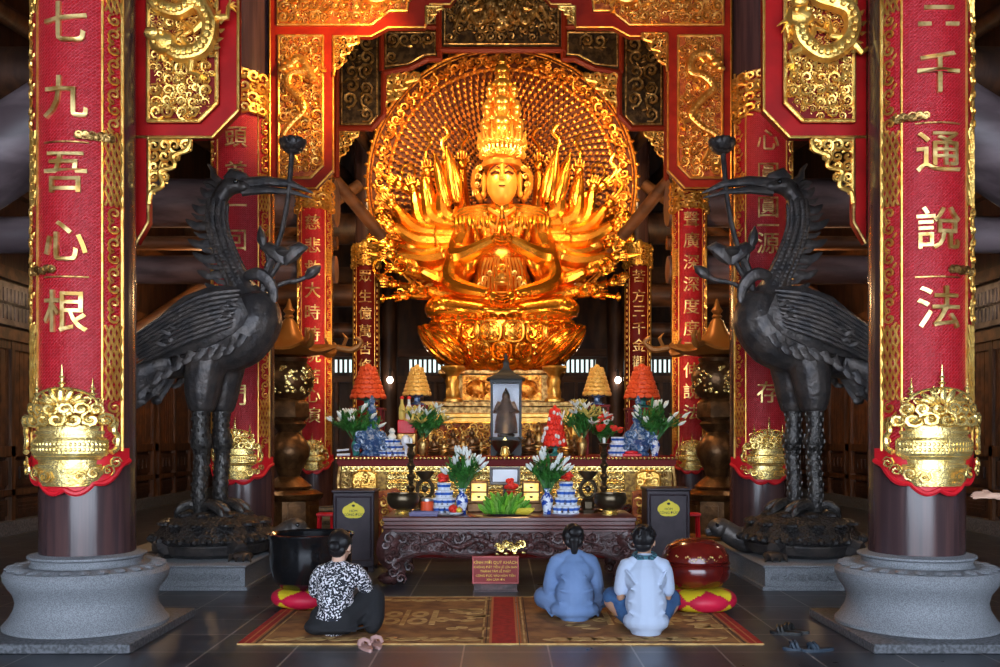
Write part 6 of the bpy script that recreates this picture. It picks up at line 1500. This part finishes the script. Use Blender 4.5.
wrinkles(b,[[(-.15,-.10,.15),(0,-.155,.11),(.15,-.10,.15)],[(-.15,-.1,.25),(0,-.145,.225),(.15,-.1,.25)],[(-.14,-.07,.36),(-.05,-.10,.31),(.1,-.09,.35)],[(-.21,.05,.2),(-.25,.10,.28)],[(.21,.05,.2),(.25,.10,.28)],[(-.20,-.03,.02),(-.26,.1,.08)],[(.20,-.03,.02),(.26,.1,.08)]],.012)
o=b.build('robe',M['robe_blue'],t); fuse(o,.010,3)
b=MB(xf); b.ell(H((0,-.022,.025)),(.092,.105,.102),18,12,rot=HR); b.ell(H((0,-.050,-.03)),(.078,.055,.065),14,8,rot=HR); b.ell(H((0.012,-.115,.035)),(.062,.048,.056),14,8,rot=HR); cap_(b,[H((0,-.10,-.03)),H((0,-.08,-.09)),H((.0,-.065,-.125))],[.045,.034,.026]); b.build('hair_with_bun',M['hair'],t)
b=MB(xf); b.tube([H(V((.05*cos(a),-.090,.045+.048*sin(a)))) for a in [2*pi*k/18 for k in range(18)]],.008,6,closed=True); b.build('hair_tie',M['black'],t)
# ---- woman in printed blouse
Pl=dict(wx=.90,wz=.48,head=(.03,.09,.628),neck=(.02,.06,.515),turn=-.25,nod=-.2,spine=[(0,0,.12),(.0,.0,.25),(.01,.03,.37),(.02,.05,.46)],spine_w=[.12,.105,.11,.075],
  armL=[(-.130,.05,.44),(-.17,.12,.27),(.0,.27,.24)],armR=[(.165,.05,.44),(.225,.11,.32),(.17,.30,.30)],curl=.5,skin='skin_pale',
  legL=[(-.10,.05,.10),(.10,.26,.11),(.24,.24,.05)],footL=(.3,.9,-.1),legR=[(.12,.02,.11),(.28,.20,.25),(.27,.10,.06)],footR=(.0,1,-.1))
t,xf,cap_,H,HR,hd=person('woman in a black and white printed blouse sitting sideways by the bell bowl',X(335,7.5),7.46,.0,1.08,Pl)
b=MB(xf); cap_(b,[(0,-.01,.10),(0,-.01,.24),(.01,.02,.36),(.02,.045,.43)],[.130,.122,.125,.10],16); b.ell((0,-.015,.11),(.175,.135,.075),16,8); b.ell((.01,.0,.25),(.155,.12,.14),14,9); b.ell((.015,.02,.37),(.168,.112,.12),16,10)
cap_(b,[(-.06,.05,.46),(.02,.05,.485),(.10,.05,.46)],[.05,.052,.05])
cap_(b,[(-.10,.05,.435),(-.145,.06,.39),(-.172,.10,.30)],[.066,.066,.060]); cap_(b,[(.14,.05,.44),(.20,.065,.40),(.24,.105,.32)],[.066,.068,.062])
wrinkles(b,[[(-.13,-.10,.16),(0,-.14,.13),(.12,-.1,.16)],[(-.13,-.09,.27),(.02,-.125,.24),(.13,-.09,.28)]],.010); o=b.build('blouse',M['floral'],t); fuse(o,.010,3)
b=MB(xf); b.ell((0,.0,.085),(.215,.16,.095),16,8); cap_(b,[(-.10,.03,.10),(.05,.2,.12),(.14,.25,.11),(.28,.22,.06)],[.11,.105,.09,.06]); cap_(b,[(.08,-.02,.11),(.19,.07,.17),(.295,.16,.265),(.315,.06,.12),(.305,.02,.07)],[.115,.105,.082,.085,.075]); b.ell((-.12,-.03,.06),(.12,.12,.06),12,6)
wrinkles(b,[[(.05,-.12,.08),(.2,-.05,.12),(.33,.05,.22)],[(.1,-.12,.04),(.25,-.06,.06),(.38,-.01,.1)],[(-.2,-.1,.04),(0,-.15,.05),(.2,-.1,.04)]],.012); o=b.build('wide_trousers',M['blacktrouser'],t); fuse(o,.011,3)
b=MB(xf); b.ell(H((0,-.022,.03)),(.084,.10,.096),18,12,rot=HR); b.ell(H((0,-.05,-.03)),(.066,.055,.062),14,8,rot=HR); b.ell(H((0,-.10,-.01)),(.045,.04,.045),12,8,rot=HR); cap_(b,[H((.07,.01,.02)),H((.076,.0,-.03))],[.018,.010]); cap_(b,[H((-.07,.01,.02)),H((-.076,.0,-.03))],[.018,.010]); b.build('tied_back_hair',M['hair'],t)
# ---- visitor standing outside the frame, a hand on the right column
Ps=dict(z0=.0,head=(0,.05,1.52),neck=(0,.02,1.38),spine=[(0,0,.92),(0,.01,1.05),(0,.0,1.22),(0,0,1.34)],spine_w=[.13,.115,.12,.08],
  armL=[(-.17,0,1.32),(-.36,-.02,1.10),(-.60,.02,1.115)],armR=[(.17,0,1.32),(.21,0,1.05),(.21,.08,.82)],palmL=(0,-.6,.8),curl=.25,skin='skin_pale',
  legL=[(-.10,0,.88),(-.10,.02,.48),(-.10,-.02,.08)],footL=(0,1,-.2),legR=[(.10,0,.88),(.10,.02,.48),(.10,-.02,.08)],footR=(0,1,-.2))
t,xf,cap_,H,HR,hd=person('visitor standing just out of view, forearm reaching to the front right column',4.31,7.12,0,1.0,Ps)
b=MB(xf); cap_(b,[(0,0,.90),(0,0,1.05),(0,0,1.22),(0,0,1.30)],[.15,.14,.145,.11],14); b.ell((0,0,1.25),(.19,.12,.12),14,8)
for s,e in ((-1,(-.28,-.01,1.17)),(1,(.205,0,1.12))): cap_(b,[(s*.14,0,1.31),(s*.18,0,1.28),e],[.065,.065,.06])
o=b.build('shirt',M['robe_blue'],t); fuse(o,.012,3)
b=MB(xf); b.ell((0,0,.90),(.17,.13,.12),14,8)
for s in (-1,1): cap_(b,[(s*.09,0,.86),(s*.10,.02,.48),(s*.10,-.02,.10)],[.10,.075,.065])
o=b.build('trousers',M['blacktrouser'],t); fuse(o,.012,3)
b=MB(xf); b.ell(H((0,-.022,.03)),(.084,.10,.096),18,12); b.ell(H((0,-.05,-.03)),(.066,.055,.062),14,8); b.build('hair',M['hair'],t)
for s in (-1,1): b=MB(xf); b.tube([(s*.10,-.06,.035),(s*.10,.03,.04),(s*.10,.16,.03)],[.045,.05,.035],10,flat=.7); b.build('shoe',M['black'],t)
cam=bpy.data.cameras.new('camera'); co=bpy.data.objects.new('camera',cam); C.objects.link(co)
co.location=(0,0,CAMH); co.rotation_euler=(pi/2,0,0); cam.sensor_width=36; cam.lens=F*36/1000
cam.shift_x=-(CX-500)/1000; cam.shift_y=(HY-333.5)/1000; cam.clip_end=200
bpy.context.scene.camera=co
sc=bpy.context.scene
sc.view_settings.view_transform='Standard'; sc.view_settings.look='None'; sc.view_settings.gamma=1; sc.view_settings.exposure=.85; sc.view_settings.use_curve_mapping=False
w=bpy.data.worlds.new('sky'); sc.world=w; w.use_nodes=True; nt=w.node_tree; bg=nt.nodes['Background']
sky=nt.nodes.new('ShaderNodeTexSky'); sky.sky_type='HOSEK_WILKIE'; sky.turbidity=6; sky.sun_direction=(.3,.5,.8); sky.ground_albedo=.3
mx=nt.nodes.new('ShaderNodeMix'); mx.data_type='RGBA'; mx.inputs[0].default_value=.8; nt.links.new(sky.outputs[0],mx.inputs[6]); mx.inputs[7].default_value=(.74,.84,1,1)
nt.links.new(mx.outputs[2],bg.inputs[0]); bg.inputs[1].default_value=5.5
def lamp(name,kind,loc,energy,col,size=.3,aim=None,angle=60,blend=.6):
    l=bpy.data.lights.new(name,kind); l.energy=energy; l.color=col
    if kind=='AREA': l.size=size
    elif kind=='SPOT': l.spot_size=radians(angle); l.spot_blend=blend; l.shadow_soft_size=size
    else: l.shadow_soft_size=size
    o=bpy.data.objects.new(name,l); C.objects.link(o); o.location=loc
    if aim is not None: o.rotation_euler=(V(aim)-V(loc)).to_track_quat('-Z','Y').to_euler()
    return o
WARM=(1,.58,.24)
for sx in (-1,1):
    lamp('halo_lamp','SPOT',(sx*2.6,18.0,8.9),720,WARM,.25,(sx*.9,22,7.6),75)
    lamp('statue_lamp','SPOT',(sx*1.9,17.9,9.2),270,WARM,.2,(0,20.8,5.6),60)
    lamp('statue_lamp','SPOT',(sx*2.4,18.2,3.2),75,WARM,.2,(sx*.5,21,5.2),70)
    lamp('couplet_lamp','SPOT',(sx*1.6,14.6,3.2),190 if sx<0 else 170,(1,.45,.14),.15,(sx*3.2,17.6,4.2),80)
    lamp('aisle_fill','POINT',(sx*5.6,18.5,4.6),110,(1,.62,.30),.2)  # unseen point light added to brighten the aisle timbers and doors
    lamp('aisle_fill','POINT',(sx*5.8,11.5,3.9),25,(1,.70,.45),.2)  # second added fill, nearer the front, without a fixture
    lamp('halo_foot_lamp','SPOT',(sx*2.95,20.3,5.2),190 if sx<0 else 110,(1,.66,.28),.1,(sx*2.8,21.9,6.9),80)
    lamp('altar_lamp','SPOT',(sx*1.6,10.4,5.2),110,(1,.62,.28),.15,(sx*.8,12.6,1.2),75)
lamp('shrine_lamp','SPOT',(0,14.2,8.6),400,WARM,.2,(0,13.5,1.5),100)
lamp('canopy_spot','SPOT',(-1.5,11.0,6.4),190,(1,.55,.18),.15,(-2.6,12.9,6.6),95)
lamp('canopy_spot','SPOT',(1.4,10.2,5.6),80,(1,.45,.15),.15,(2.6,12.9,6.2),80)
lamp('canopy_spot','SPOT',(0,13.6,6.6),260,(1,.66,.34),.2,(0,17.2,9.2),120)  # added fill spot that lifts the dark third canopy, no fixture there
lamp('altar_lamp','POINT',(0,16.8,4.0),60,WARM,.2)
lamp('face_lamp','SPOT',(0,17.8,7.6),110,(1,.72,.36),.12,(0,20.5,7.7),28)
